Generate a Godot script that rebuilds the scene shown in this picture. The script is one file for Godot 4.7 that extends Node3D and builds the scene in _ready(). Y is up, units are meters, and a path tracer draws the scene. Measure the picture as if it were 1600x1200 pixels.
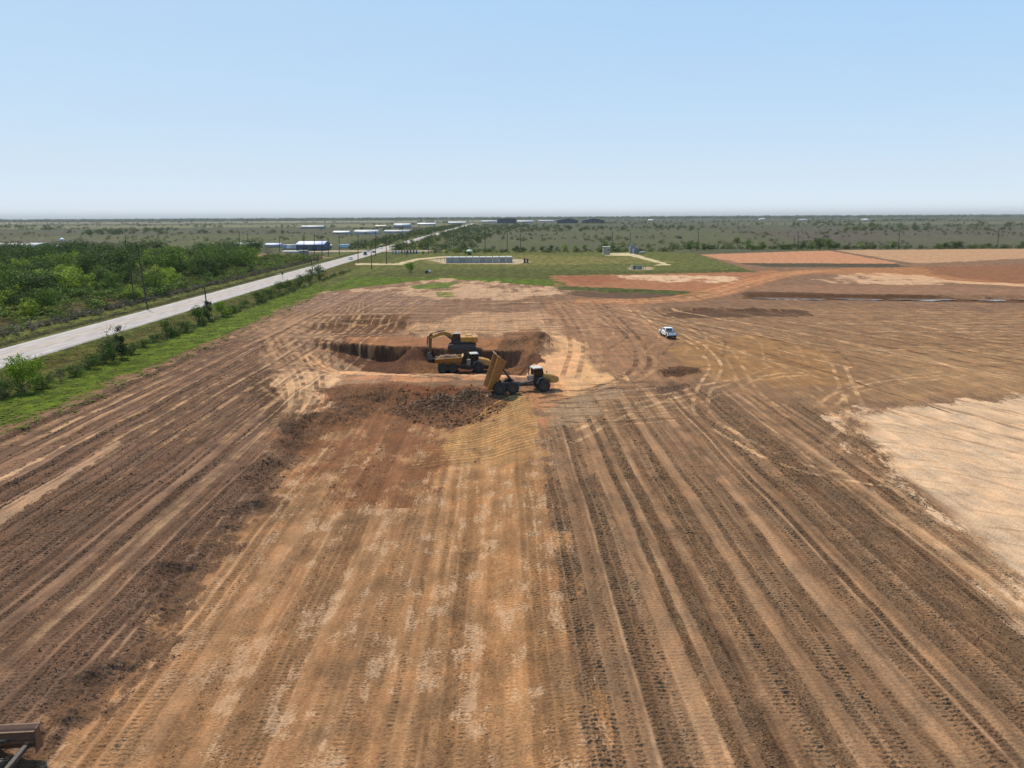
extends Node3D
# Earth-moving site seen from a drone 24 m up. x runs right, -z runs along the haul lanes and the highway; "d" below means -z.

var rng := RandomNumberGenerator.new()

func _ready():
	rng.seed = 20240417
	make_camera_and_light()
	make_ground()
	make_road()
	make_machines()
	make_vegetation()
	make_buildings()
	make_roadside()
	make_small_details()

func make_camera_and_light():
	var cam := Camera3D.new()
	cam.name = "camera"
	cam.fov = 55.93
	cam.near = 0.2
	cam.far = 40000.0
	cam.position = Vector3(0, 24, 0)
	cam.rotation_order = EULER_ORDER_YXZ
	cam.rotation_degrees = Vector3(-13.05, -1.0, -0.29)
	add_child(cam)
	cam.current = true
	var env := Environment.new()
	env.background_mode = Environment.BG_SKY
	var sky := Sky.new()
	var sm := PanoramaSkyMaterial.new()
	sm.panorama = clear_sky()
	sky.sky_material = sm
	env.sky = sky
	env.tonemap_mode = Environment.TONE_MAPPER_LINEAR
	env.tonemap_exposure = 1.0
	env.fog_enabled = true
	env.fog_density = 0.00004
	env.fog_light_color = Color8(226, 234, 242)
	env.sdfgi_enabled = true
	env.ssao_enabled = true
	env.ssil_enabled = true
	var we := WorldEnvironment.new()
	we.name = "world_environment"
	we.environment = env
	add_child(we)
	var sun := DirectionalLight3D.new()
	sun.name = "sun"
	sun.light_energy = 1.5
	sun.light_color = Color(1.0, 0.94, 0.85)
	sun.light_angular_distance = 0.53
	sun.shadow_enabled = true
	add_child(sun)
	# high sun ahead of the camera and to its left: shadows fall right and towards the viewer
	sun.look_at_from_position(Vector3.ZERO, -to_sun, Vector3.UP)

var to_sun := Vector3(-0.30, 0.87, -0.40).normalized()

# cloudless spring sky: deep overhead, milky towards the horizon and on the sun's side
func clear_sky() -> ImageTexture:
	var im := Image.create_empty(512, 256, false, Image.FORMAT_RGBF)
	var deep := Color8(98, 172, 240).srgb_to_linear()
	var mid := Color8(178, 219, 252).srgb_to_linear()
	var milk := Color8(226, 237, 245).srgb_to_linear()
	var wide := FastNoiseLite.new()
	wide.seed = 2
	wide.frequency = 0.9
	for j in 256:
		var el := (0.5 - (j + 0.5) / 256.0) * PI
		for i in 512:
			var az := (i + 0.5) / 512.0 * TAU   # column 0 looks along -z, columns run towards +x
			var v := Vector3(sin(az) * cos(el), sin(el), -cos(az) * cos(el))
			var c: Color
			var h := maxf(v.y, 0.0)
			c = deep.lerp(mid, exp(-h * 2.0))
			c = c.lerp(milk, exp(-h * 7.5 * (1.0 + 0.06 * wide.get_noise_3d(v.x * 2.0, v.y * 8.0, v.z * 2.0))))
			# forward scatter round the sun
			var s := maxf(v.dot(to_sun), 0.0)
			c = c.lerp(milk, 0.6 * pow(s, 2.2))
			im.set_pixel(i, j, c if v.y > -0.02 else Color8(132, 122, 108).srgb_to_linear())
	im.convert(Image.FORMAT_RGBAF)
	# float pictures are read as they are: give sRGB values back
	for j in 256:
		for i in 512:
			im.set_pixel(i, j, im.get_pixel(i, j).linear_to_srgb())
	im.convert(Image.FORMAT_RGBA8)
	return ImageTexture.create_from_image(im)

# ---------------------------------------------------------------- helpers
func tag(o: Node, label := "", category := "", group := "", kind := "") -> Node:
	if label: o.set_meta("label", label)
	if category: o.set_meta("category", category)
	if group: o.set_meta("group", group)
	if kind: o.set_meta("kind", kind)
	return o

var used := {}
func numbered(called: String) -> String:
	var n: int = used.get(called, 0)
	used[called] = n + 1
	return called if n == 0 else "%s_%03d" % [called, n]

func base(called: String, at: Vector3, turn := 0.0) -> Node3D:
	var o := Node3D.new()
	o.name = numbered(called)
	o.position = at
	o.rotation.y = turn
	add_child(o)
	return o

func put(called: String, mesh: Mesh, m: Material, parent: Node = self) -> MeshInstance3D:
	var o := MeshInstance3D.new()
	o.name = numbered(called) if parent == self else called
	o.mesh = mesh
	if m: o.material_override = m
	parent.add_child(o, true)
	return o

# ---------------------------------------------------------------- shape of the land
var hn := FastNoiseLite.new()
var hn2 := FastNoiseLite.new()

func bump_hill(x: float, d: float, cx: float, cd: float, rx: float, rd: float, turn := 0.0) -> float:
	var ux := x - cx
	var ud := d - cd
	if absf(ux) > 3.2 * maxf(rx, rd) or absf(ud) > 3.2 * maxf(rx, rd):
		return 0.0
	var c := cos(turn)
	var s := sin(turn)
	var a := (ux * c + ud * s) / rx
	var b := (-ux * s + ud * c) / rd
	var q := a * a + b * b
	return exp(-q * 1.2) if q < 8.0 else 0.0

func along(px: PackedFloat32Array, pd: PackedFloat32Array, x: float) -> float:
	# piecewise linear through (px, pd)
	var n := px.size()
	if x <= px[0]: return pd[0]
	for i in range(1, n):
		if x <= px[i]:
			return lerpf(pd[i - 1], pd[i], (x - px[i - 1]) / (px[i] - px[i - 1]))
	return pd[n - 1]

var cut_d := PackedFloat32Array([20, 28, 36, 46, 56, 66, 76, 84, 92, 100])
var cut_x := PackedFloat32Array([-21.6, -21.3, -21.2, -21.4, -21.6, -22.4, -23.6, -24.6, -22.0, -17.0])
var wall_x := PackedFloat32Array([-42, -34, -26, -16, -9, -3, 2, 5, 8, 11])
var wall_d := PackedFloat32Array([143, 140.5, 138.8, 135.5, 131.4, 130.6, 131.0, 131.6, 132, 132])

func bank(d: float) -> float:
	return along(cut_d, cut_x, d) + 2.6 * hn.get_noise_2d(3.0, d * 2.6)

func land(x: float, d: float) -> float:
	if d > 330.0:
		return 0.0
	var y := 0.0
	var crumb := 0.0
	if x < -57.0:
		# verge: shallow ditches on both sides of the highway, the hedge bank
		if x < -70.0:
			y -= 0.75 * exp(-pow((x + 98.5) / 1.6, 2.0)) + 0.55 * exp(-pow((x + 76.0) / 2.6, 2.0))
		return y
	var site := smoothstep(-57.0, -53.0, x) * (1.0 - smoothstep(270.0, 300.0, d))
	y += site * (0.16 * hn.get_noise_2d(x * 2.2, d * 0.9) + 0.05 * hn2.get_noise_2d(x * 9.0, d * 3.0))
	# windrow along the edge of the site
	y += 0.5 * bump_hill(x, 0.0, -55.6, 0.0, 1.2, 1.0) * (0.6 + 0.6 * hn.get_noise_2d(7.0, d * 3.0)) * (1.0 - smoothstep(235.0, 245.0, d))
	# the long cut in the middle
	if d < 112.0 and x > -32.0 and x < 8.0:
		var lobes := 0.8 * hn2.get_noise_2d(x * 3.0, d * 6.0)
		var xl := bank(d) + lobes
		var soft := 5.0 * smoothstep(74.0, 92.0, d)
		var left := smoothstep(xl - 1.1 - 0.3 * soft, xl + 1.6 + soft + 1.2 * hn.get_noise_2d(70.0, d * 4.0), x)
		var right := 1.0 - smoothstep(-2.0 - 4.0 * smoothstep(70.0, 88.0, d), 4.4, x)
		var dface := 103.2 + 1.0 * hn.get_noise_2d(x * 4.0, 5.0) - 0.035 * x
		var face := 1.0 - smoothstep(dface - 4.4, dface, d)
		y -= (0.62 + 0.9 * smoothstep(60.0, 96.0, d)) * left * right * face
		crumb = 4.0 * right * maxf(left * (1.0 - left) * face, left * face * (1.0 - face))
		# spilled crest of the left bank
		y += 0.22 * bump_hill(x, 0.0, xl - 0.9, 0.0, 0.9, 1.0) * (0.5 + 1.2 * hn.get_noise_2d(x * 4.0, d * 6.0)) * face
	# the pit
	if d > 106.0 and d < 146.0 and x > -44.0 and x < 14.0:
		var db := along(wall_x, wall_d, x) + 0.5 * hn.get_noise_2d(x * 9.0, 40.0)
		var inside := 1.0 - smoothstep(db - 0.9, db + 0.05, d)
		var ramp := smoothstep(109.0, 123.5, d + 0.15 * (x + 8.0) + 1.2 * hn.get_noise_2d(x * 3.0, d * 3.0))
		var ends := smoothstep(-41.0, -21.0, x) * (1.0 - smoothstep(2.4, 6.2, x + 0.12 * (d - 126.0) + 1.0 * hn.get_noise_2d(d * 5.0, 3.0)))
		y -= 3.1 * inside * ramp * ends
		crumb = maxf(crumb, 3.0 * inside * (1.0 - inside) * ends + 0.25 * inside * ends * ramp)
	# earth pushed over the pit wall under the bucket
	if d < 140.0 and d > 110.0:
		y = maxf(y, minf(-0.1, -3.1 + 3.0 * bump_hill(x, d, -16.0, 134.6, 3.0, 3.6) + 0.9 * bump_hill(x, d, -12.0, 130.0, 4.0, 2.0))) if y < -0.4 else y
	# spoil heaps round the pit
	var lump := 1.0 + 0.5 * hn2.get_noise_2d(x * 7.0, d * 7.0)
	y += lump * (2.0 * bump_hill(x, d, 8.2, 136.0, 2.6, 4.2, -0.4) + 1.3 * bump_hill(x, d, 5.6, 139.5, 3.4, 3.0) + 0.9 * bump_hill(x, d, 1.0, 136.5, 4.0, 1.8, 0.2))
	if d > 140.0 and d < 182.0 and x > -48.0 and x < -16.0:
		var u := (x + 32.0) / 14.0
		var brim := 174.5 - 7.0 * u * u + 1.5 * hn2.get_noise_2d(x * 2.0, 12.0)
		y -= 1.3 * (1.0 - smoothstep(brim - 3.6, brim, d)) * smoothstep(146.0, 162.0, d) * (1.0 - smoothstep(0.7, 1.0, absf(u)))
		y += 0.6 * bump_hill(x, d, -32.0, 177.5, 13.0, 1.6)
	y += 0.8 * bump_hill(x, d, -18.5, 152.0, 1.6, 1.4)
	# fan of tipped earth behind the tipping truck
	y += (1.0 + 0.4 * hn2.get_noise_2d(x * 8.0, d * 8.0)) * (1.7 * bump_hill(x, d, -3.4, 97.2, 4.2, 3.0, 0.4) + 1.35 * bump_hill(x, d, -9.0, 95.6, 4.4, 2.6, 0.35)) + 0.6 * bump_hill(x, d, -17.5, 100.5, 5.0, 1.5, 0.15)
	# windrows and lobes left by the dozers
	var wl := hn.get_noise_2d(x * 4.0, 90.0)
	y += (0.75 + 0.5 * wl) * bump_hill(x, d, 50.0, 187.5, 13.0, 1.5, 0.05) + (0.7 + 0.5 * wl) * bump_hill(x, d, 66.0, 184.0, 11.0, 1.3, -0.1)
	y += 0.7 * bump_hill(x, d, 29.0, 110.5, 4.2, 1.1, 0.1) + 0.45 * bump_hill(x, d, 24.6, 103.0, 3.0, 0.8, -0.4)
	y += 0.55 * bump_hill(x, d, -25.4, 85.0, 2.2, 4.2, 0.25) + 0.5 * bump_hill(x, d, -27.6, 95.0, 1.8, 8.0, 0.2)
	y += 0.5 * bump_hill(x, d, 12.0, 205.0, 14.0, 1.6, 0.1) + 0.5 * bump_hill(x, d, 38.0, 236.0, 16.0, 2.0, 0.06)
	if crumb > 0.02:
		y += (0.16 if d < 70.0 else 0.3) * minf(crumb, 1.0) * (hn2.get_noise_2d(x * 14.0, d * 14.0) + 0.8 * hn.get_noise_2d(x * 40.0, d * 40.0))
	# firm pad under the tipping truck
	y *= 1.0 - minf(1.0, 1.5 * bump_hill(x, d, 4.2, 99.4, 5.2, 2.8, 0.55))
	# drainage trench with standing water across the right of the site
	if x > 60.0:
		var dt := 214.0 - 0.125 * (x - 80.0) + 2.0 * hn.get_noise_2d(x * 1.2, 7.0)
		y -= 0.5 * exp(-pow((d - dt) / 3.6, 2.0)) * smoothstep(62.0, 78.0, x)
		y += 0.7 * exp(-pow((d - dt - 6.0) / 2.0, 2.0)) * smoothstep(66.0, 80.0, x)
	return y

# ---------------------------------------------------------------- what the ground is made of
# Each layer: outline (x, d), colour, blur of its border in metres, raggedness, and how much wheel lanes, clods and grass it carries.
var layers := []

func soil(r: int, g: int, b: int) -> Color:
	var c := Color8(r, g, b).srgb_to_linear()
	return Color(c.r * 0.77, c.g * 0.715, c.b * 0.63).linear_to_srgb()

func layer(p: Array, c: Color, blur: float, ragged: float, lane := 0.0, rough := 0.5, grass := 0.0, most := 1.0):
	var q := PackedVector2Array()
	var lo := Vector2(1e9, 1e9)
	var hi := Vector2(-1e9, -1e9)
	for i in range(0, p.size(), 2):
		var v := Vector2(p[i], p[i + 1])
		q.append(v)
		lo = lo.min(v)
		hi = hi.max(v)
	layers.append({"p": q, "lo": lo, "hi": hi, "c": c, "blur": blur, "ragged": ragged, "lane": lane, "rough": rough, "grass": grass, "most": most})

func rect(x0: float, x1: float, d0: float, d1: float) -> Array:
	return [x0, d0, x1, d0, x1, d1, x0, d1]

# tracks: [points (x, d), half width, colour, strength, rut depth]
var tracks := []
func track(p: Array, wide: float, c: Color, strength: float, rut := 0.5, pair := 0.0):
	var q := PackedVector2Array()
	for i in range(0, p.size(), 2):
		q.append(Vector2(p[i], p[i + 1]))
	# round the corners off
	for k in 2:
		var r := PackedVector2Array([q[0]])
		for i in range(q.size() - 1):
			r.append(q[i].lerp(q[i + 1], 0.25))
			r.append(q[i].lerp(q[i + 1], 0.75))
		r.append(q[q.size() - 1])
		q = r
	if pair > 0.0:
		for s in [-1.0, 1.0]:
			var o := PackedVector2Array()
			for i in q.size():
				var t := (q[mini(i + 1, q.size() - 1)] - q[maxi(i - 1, 0)]).normalized()
				o.append(q[i] + Vector2(-t.y, t.x) * s * pair)
			tracks.append([o, wide, c, strength, rut])
	else:
		tracks.append([q, wide, c, strength, rut])

func list_layers():
	var brown := soil(132, 104, 84)
	var dark := soil(104, 80, 65)
	var clay := soil(154, 119, 89)
	var pale := soil(212, 180, 148)
	var tan := soil(190, 152, 116)
	var orange := soil(192, 134, 96)
	var red := soil(146, 96, 70)
	var lush := soil(84, 102, 30)
	var mown := soil(94, 98, 50)
	var dull := soil(80, 84, 42)
	# far country first
	layer(rect(-16000, 16000, 280, 24000), soil(82, 86, 66), 30, 0.3, 0, 0.3, 0.6)
	layer(rect(-9000, 9000, 560, 1500), soil(86, 87, 69), 60, 0.9, 0, 0.4, 0.5)
	layer(rect(60, 3000, 700, 1150), soil(92, 84, 75), 50, 0.9, 0, 0.4, 0.5, 0.8)
	layer([-60, 540, 200, 540, 260, 700, 380, 1200, -40, 1500], soil(88, 94, 64), 50, 1.0, 0, 0.4, 0.6, 0.8)
	layer([330, 590, 900, 560, 1600, 1000, 1500, 1500, 700, 1100], soil(90, 94, 72), 60, 1.0, 0, 0.4, 0.6, 0.8)
	layer([-130, 560, -420, 600, -700, 1000, -300, 1100, -130, 800], soil(92, 98, 64), 40, 0.9, 0, 0.3, 0.6, 0.8)
	layer([-600, 500, -260, 560, -500, 900, -1200, 1000, -1200, 700], soil(96, 90, 86), 50, 0.9, 0, 0.3, 0.6, 0.8)
	layer([-160, 1900, -3000, 1600, -3600, 2500, -160, 2700], soil(126, 126, 94), 90, 0.7, 0, 0.3, 0.5, 0.8)
	layer([-160, 3400, -6000, 3000, -6000, 5200, -160, 4800], soil(138, 138, 112), 150, 0.8, 0, 0.3, 0.5, 0.8)
	layer([500, 1900, 3600, 1700, 3600, 2300, 500, 2400], soil(112, 112, 88), 120, 0.9, 0, 0.3, 0.5, 0.7)
	# left of the site: wood floor, verges, fields
	layer(rect(-400, -104, 20, 420), soil(82, 78, 52), 4, 0.7, 0, 0.6, 0.7)
	layer(rect(-112, -93, 20, 1800), soil(92, 98, 52), 2.0, 0.5, 0, 0.4, 1)
	layer(rect(-100.2, -97.4, 20, 700), soil(62, 62, 38), 0.8, 0.5, 0, 0.4, 1)
	layer(rect(-97.0, -96.2, 20, 330), soil(150, 146, 118), 0.5, 0.8, 0, 0.3, 0.4, 0.7)
	layer(rect(-83, -57, 20, 1500), soil(82, 88, 40), 1.0, 0.3, 0, 0.4, 1)
	layer(rect(-78.5, -73.5, 20, 420), soil(86, 78, 42), 1.6, 0.8, 0, 0.5, 1, 0.6)
	layer(rect(-68, -50, 20, 268), lush, 1.0, 0.5, 0, 0.5, 1)
	layer([-57.9, 479.0, -68.6, 358.8, -64.7, 264.2, -57.5, 243.0, -49.3, 255.8, 19.0, 237.8, 67.9, 224.6, 112.4, 317.8, 129.0, 473.4, 99.1, 513.0, 9.8, 534.3, -44.9, 521.4], mown, 4, 0.3, 0, 0.3, 1)
	layer([-67.3, 280.2, -42.2, 302.5, 30.2, 284.3, 107.2, 310.9, 123.5, 332.8, 62.6, 322.1, 6.3, 343.2, -53.2, 340.1], dull, 4, 0.6, 0, 0.3, 1, 0.8)
	layer([-45.0, 433.5, 8.6, 471.3, 83.8, 433.1, 94.5, 383.0, 6.7, 365.9, -36.7, 385.2], soil(120, 114, 66), 3, 1.0, 0, 0.3, 1, 0.85)
	layer([-58.3, 303.8, -30.9, 295.2, -20.9, 300.8, 24.2, 273.3, 17.7, 248.8, -36.7, 262.2, -60.1, 249.7], lush, 3, 0.7, 0, 0.3, 1)
	layer([-171.5, 509.2, -144.3, 506.0, -102.1, 453.5, -115.8, 392.9, -133.4, 394.6], soil(138, 116, 92), 4, 0.7, 0, 0.4, 0.3)
	layer([-163.4, 556.6, -37.1, 540.4, -35.7, 520.3, -154.3, 525.4], soil(170, 160, 140), 2, 0.4, 0, 0.3, 0.1)
	layer([-77.0, 394.5, -53.7, 386.8, -48.8, 433.9, -31.7, 460.4, -30.7, 445.7, -45.5, 420.6, -48.9, 376.1, -73.9, 378.4], soil(196, 182, 152), 1.6, 0.5, 0, 0.3, 0.1)
	layer([-41.8, 420.2, -29.8, 431.9, 13.2, 420.8, 17.4, 390.7, 6.9, 375.8, -29.9, 384.5], soil(176, 162, 140), 2, 0.5, 0, 0.3, 0.1)
	layer([67.7, 480.7, 87.7, 486.9, 87.9, 454.4, 86.7, 378.4, 86.4, 363.2, 76.0, 359.4, 83.0, 373.6, 80.7, 447.7, 66.3, 456.8], soil(196, 184, 150), 1.4, 0.4, 0, 0.3, 0.1)
	layer([61.2, 347.0, 74.1, 350.2, 69.8, 329.3, 59.7, 330.2], soil(168, 152, 124), 1.6, 0.5, 0, 0.3, 0.2)
	# the graded site
	layer([-55.9, 39.1, -59.2, 83.4, -58.0, 122.4, -57.6, 238.8, -33.9, 277.7, -20.1, 288.2, -4.7, 275.5, 18.2, 255.8, 64.9, 221.1, 112.4, 317.8, 127.7, 465.4, 231.5, 505.8, 367.9, 507.9, 767.6, 530.5, 37.1, 20.5, -34.8, 22.2], brown, 1.6, 0.6, 0.25, 0.6)
	layer(rect(-700, 57, -300, 30), brown, 1.5, 0.5, 0.8, 0.6)
	# far right fields of bare earth
	layer([125.6, 457.7, 231.5, 505.8, 204.0, 372.2, 202.2, 357.1, 150.2, 362.0, 123.9, 369.6], soil(184, 136, 106), 3, 0.5, 0.1, 0.5)
	layer([231.5, 505.8, 713.5, 526.2, 509.6, 374.3, 289.0, 397.9, 207.9, 361.5], soil(178, 144, 114), 4, 0.6, 0.1, 0.4)
	layer([227.2, 506.4, 233.6, 505.5, 206.4, 361.6, 200.7, 357.2], soil(120, 98, 80), 2, 0.4, 0, 0.5)
	layer([122.3, 374.9, 198.7, 362.4, 190.0, 335.2, 128.1, 345.3], soil(84, 76, 58), 2, 0.7, 0, 0.8, 0.4)
	layer([112.4, 317.8, 192.4, 339.4, 509.6, 374.3, 289.2, 210.1, 180.5, 246.5, 138.7, 301.2, 110.3, 296.7], soil(160, 116, 82), 5, 0.6, 0.2, 0.5)
	layer([197.7, 343.4, 471.1, 345.7, 308.2, 224.3, 177.3, 242.1, 181.0, 291.0], soil(138, 98, 72), 4, 0.9, 0.1, 0.6)
	layer([118.2, 266.3, 138.3, 294.5, 162.9, 306.2, 169.2, 288.7, 168.3, 262.5, 146.9, 253.8, 123.8, 258.0], soil(206, 172, 142), 5, 1.0, 0, 0.4, 0, 0.85)
	layer([161.7, 280.0, 169.9, 265.1, 259.1, 187.7, 250.5, 181.2, 163.7, 255.1], soil(198, 160, 128), 1.2, 0.3, 0, 0.3)
	layer([89.8, 253.1, 143.4, 251.6, 171.3, 233.7, 284.8, 206.8, 264.6, 191.8, 81.0, 227.6], soil(142, 110, 88), 3, 0.7, 0.1, 0.6)
	layer([79.3, 231.7, 95.6, 228.6, 127.8, 213.4, 247.2, 178.8, 229.0, 165.2, 122.1, 203.7, 74.3, 216.8], soil(92, 68, 50), 1.8, 0.7, 0, 1.0)
	# strip of field between the grass and the site
	layer([23.4, 300.5, 108.4, 314.4, 120.6, 302.7, 67.9, 224.6, 47.3, 242.3, 22.7, 255.5], soil(158, 112, 84), 2.4, 0.7, 0.1, 0.6)
	layer([23.7, 297.2, 45.4, 302.0, 56.1, 288.3, 34.2, 257.1, 26.1, 267.8], red, 3, 0.9, 0.1, 0.6, 0, 0.8)
	layer([48.8, 298.4, 74.2, 299.7, 98.2, 288.1, 84.9, 266.1, 61.7, 267.8, 48.8, 282.8], soil(210, 180, 152), 3, 0.9, 0, 0.4, 0, 0.9)
	layer([20.4, 255.6, 47.3, 242.3, 69.0, 228.4, 54.3, 218.1, 33.0, 232.8, 19.5, 244.2], soil(78, 84, 46), 1.2, 0.7, 0, 0.6, 0.9)
	layer([23.0, 235.5, 44.9, 230.0, 63.8, 217.5, 41.5, 212.0, 23.7, 221.9], soil(100, 80, 66), 1.2, 0.7, 0, 1.0)
	# pale margin of the site below the grass
	layer([-58.1, 236.8, -49.3, 255.8, -33.6, 274.9, -20.3, 291.2, 2.5, 269.6, 22.1, 248.5, 24.2, 227.5, 3.9, 214.4, -26.2, 212.9, -44.1, 228.1], soil(196, 166, 138), 4.0, 1.2, 0.1, 0.5, 0, 0.85)
	layer([-32.1, 261.8, -21.5, 274.0, -14.4, 276.2, -17.6, 251.3, -28.2, 247.5], soil(98, 112, 52), 1.2, 0.9, 0, 0.3, 1)
	layer([-20.9, 238.4, -14.4, 236.0, -14.5, 220.7, -18.6, 222.8], soil(110, 116, 60), 0.8, 1.0, 0, 0.3, 1)
	layer([-56.1, 232.7, -37.8, 239.6, -14.9, 212.2, -23.7, 191.8, -45.8, 185.3, -57.3, 191.1], soil(138, 112, 98), 3, 0.7, 0.3, 0.6)
	layer([-52.3, 173.9, -44.9, 195.8, -3.6, 208.2, 21.7, 203.6, 24.3, 169.8, 16.2, 150.8, -12.2, 171.7, -39.9, 173.2], soil(134, 106, 88), 4, 0.9, 0.2, 0.7)
	layer([-23.7, 167.0, -6.5, 183.1, 16.8, 188.1, 16.2, 150.8, 10.7, 132.1, -0.0, 151.6, -5.2, 143.7, -18.3, 145.9], soil(182, 148, 118), 4, 1.0, 0.2, 0.5, 0, 0.85)
	layer([-40.1, 155.4, -41.7, 171.1, -35.2, 181.0, -22.5, 181.5, -22.2, 166.9, -23.5, 146.1, -34.9, 145.1], soil(104, 76, 58), 2, 0.7, 0.1, 0.8)
	# ground to the right of the pit
	layer([11.3, 210.6, 40.8, 208.7, 37.6, 149.8, 30.1, 106.7, 21.5, 102.7, 13.2, 122.7, 12.2, 151.0], soil(150, 116, 92), 3, 0.8, 0.3, 0.7)
	layer([9.5, 151.2, 15.3, 142.7, 16.9, 117.0, 16.8, 102.9, 8.5, 93.8, 6.5, 103.3, 8.8, 122.9], soil(206, 166, 126), 2.4, 0.9, 0.1, 0.4)
	layer([4.6, 103.4, 9.3, 103.2, 10.1, 88.8, 6.4, 77.8, 4.2, 80.4], soil(182, 132, 98), 2.0, 1.0, 0.2, 0.5, 0, 0.8)
	layer([7.7, 94.8, 16.8, 102.9, 19.6, 93.3, 17.2, 85.5, 9.0, 82.4, 4.8, 75.5, 4.7, 80.4], soil(152, 128, 106), 1.6, 0.9, 0.1, 0.7)
	layer([35.5, 180.7, 88.7, 190.7, 220.9, 159.2, 120.9, 84.7, 70.5, 93.2, 42.0, 87.6, 29.8, 102.4, 28.7, 122.0], soil(142, 112, 86), 6, 0.7, 0.3, 0.5)
	layer([36.3, 134.4, 56.2, 148.8, 60.3, 120.6, 46.6, 97.8, 35.4, 102.2], soil(150, 116, 82), 5, 0.9, 0.2, 0.4)
	layer([64.6, 129.7, 163.1, 116.1, 120.9, 84.7, 71.6, 94.6, 50.0, 90.5], soil(160, 130, 98), 5, 1.0, 0.3, 0.5, 0, 0.8)
	layer([21.5, 102.7, 36.4, 94.5, 41.6, 81.8, 36.7, 56.6, 34.4, 26.8, 28.0, 20.7, 1.4, 21.3, 3.8, 45.2, 4.4, 75.5, 9.1, 82.9], soil(140, 112, 88), 3, 0.6, 1.0, 0.8)
	layer([42.5, 85.1, 50.7, 88.5, 59.1, 88.8, 70.1, 92.5, 142.4, 94.0, 41.0, 23.2, 31.8, 32.2, 33.5, 41.4, 34.7, 47.7, 35.6, 56.6, 38.0, 68.0], soil(206, 177, 150), 2.6, 0.8, 0.12, 0.3)
	layer([35.6, 56.6, 34.7, 47.7, 33.5, 41.4, 32.4, 34.9, 30.7, 35.6, 31.8, 45.3, 33.4, 56.7], soil(166, 136, 108), 1.4, 0.9, 0.6, 0.6, 0, 0.8)
	# left plateau
	layer([-51.9, 35.9, -57.0, 80.0, -55.2, 128.7, -52.2, 168.5, -42.4, 153.7, -29.4, 104.8, -24.0, 76.5, -22.4, 62.9, -21.3, 45.9, -21.3, 28.9, -20.7, 21.8, -34.8, 22.2], soil(120, 95, 79), 1.6, 0.6, 1.0, 0.85)
	layer([-55.4, 174.0, -49.1, 185.5, -35.5, 153.4, -18.5, 113.4, -13.3, 104.1, -22.6, 103.7, -25.5, 90.1, -32.3, 104.9, -42.6, 125.2], soil(150, 120, 98), 2.5, 0.8, 0.2, 0.5)
	layer([-35.0, 109.4, -33.2, 119.1, -24.6, 108.9, -21.4, 89.9, -23.9, 84.1, -28.0, 90.2], soil(204, 168, 136), 1.6, 0.9, 0.1, 0.4)
	layer([-42.3, 54.8, -42.4, 77.6, -41.3, 76.2, -40.3, 52.0], soil(170, 140, 116), 0.35, 0.7, 0.2, 0.3)
	layer([-47.8, 62.7, -47.6, 76.4, -47.2, 75.7, -46.9, 61.5], soil(186, 156, 130), 0.3, 0.8, 0.2, 0.3)
	# the cut, its left edge as the bank really runs
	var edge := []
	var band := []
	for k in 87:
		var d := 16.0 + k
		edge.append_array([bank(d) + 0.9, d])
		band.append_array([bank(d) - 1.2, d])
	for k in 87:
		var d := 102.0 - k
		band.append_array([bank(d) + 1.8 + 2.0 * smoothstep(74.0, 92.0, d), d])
	layer(edge + [4.4, 102.0, 4.2, 80.0, 3.9, 60.0, 3.9, 16.0], clay, 0.6, 0.5, 0.6, 0.65)
	layer([-25.7, 102.7, -15.1, 103.5, -5.0, 89.9, -6.2, 72.4, -8.3, 61.8, -12.7, 60.5, -21.2, 70.9, -24.3, 79.7], soil(126, 88, 64), 2.6, 1.0, 0.3, 0.7, 0, 0.85)
	layer([-7.4, 88.4, 1.7, 97.9, 4.7, 92.7, 4.0, 72.0, -1.4, 67.4, -5.4, 70.8], soil(166, 130, 92), 1.4, 0.9, 0.1, 0.5, 0, 0.8)
	layer([-5.2, 68.5, 4.4, 69.1, 3.9, 47.1, 2.8, 28.7, -0.8, 28.8, -2.7, 42.9], soil(166, 127, 92), 2.0, 0.9, 0.6, 0.55)
	layer([-22.4, 51.9, -16.9, 59.2, -13.0, 47.6, -13.7, 33.6, -16.0, 29.1, -19.9, 29.2, -20.9, 36.0], soil(162, 125, 93), 2.0, 1.0, 0.7, 0.6)
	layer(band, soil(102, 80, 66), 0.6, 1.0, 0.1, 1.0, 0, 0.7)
	# pit
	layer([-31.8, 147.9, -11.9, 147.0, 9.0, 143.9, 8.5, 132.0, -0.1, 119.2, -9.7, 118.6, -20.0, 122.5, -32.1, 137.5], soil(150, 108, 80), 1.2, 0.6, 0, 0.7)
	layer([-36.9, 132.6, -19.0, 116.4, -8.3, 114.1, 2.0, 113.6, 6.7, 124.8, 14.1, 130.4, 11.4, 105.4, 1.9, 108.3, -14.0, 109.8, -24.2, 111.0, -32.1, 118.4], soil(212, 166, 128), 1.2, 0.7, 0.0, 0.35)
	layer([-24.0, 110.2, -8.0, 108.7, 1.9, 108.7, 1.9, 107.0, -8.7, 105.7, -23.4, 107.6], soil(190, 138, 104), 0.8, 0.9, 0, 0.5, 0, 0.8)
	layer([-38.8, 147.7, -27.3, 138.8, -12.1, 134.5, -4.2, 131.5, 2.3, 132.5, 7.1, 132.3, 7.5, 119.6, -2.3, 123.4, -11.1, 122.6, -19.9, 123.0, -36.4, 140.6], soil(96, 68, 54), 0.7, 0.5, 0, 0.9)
	layer([-17.1, 104.3, -7.5, 102.7, 0.9, 102.3, -1.9, 98.9, -10.8, 98.5, -17.4, 100.3], soil(126, 86, 64), 0.9, 0.8, 0, 0.9)
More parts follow.
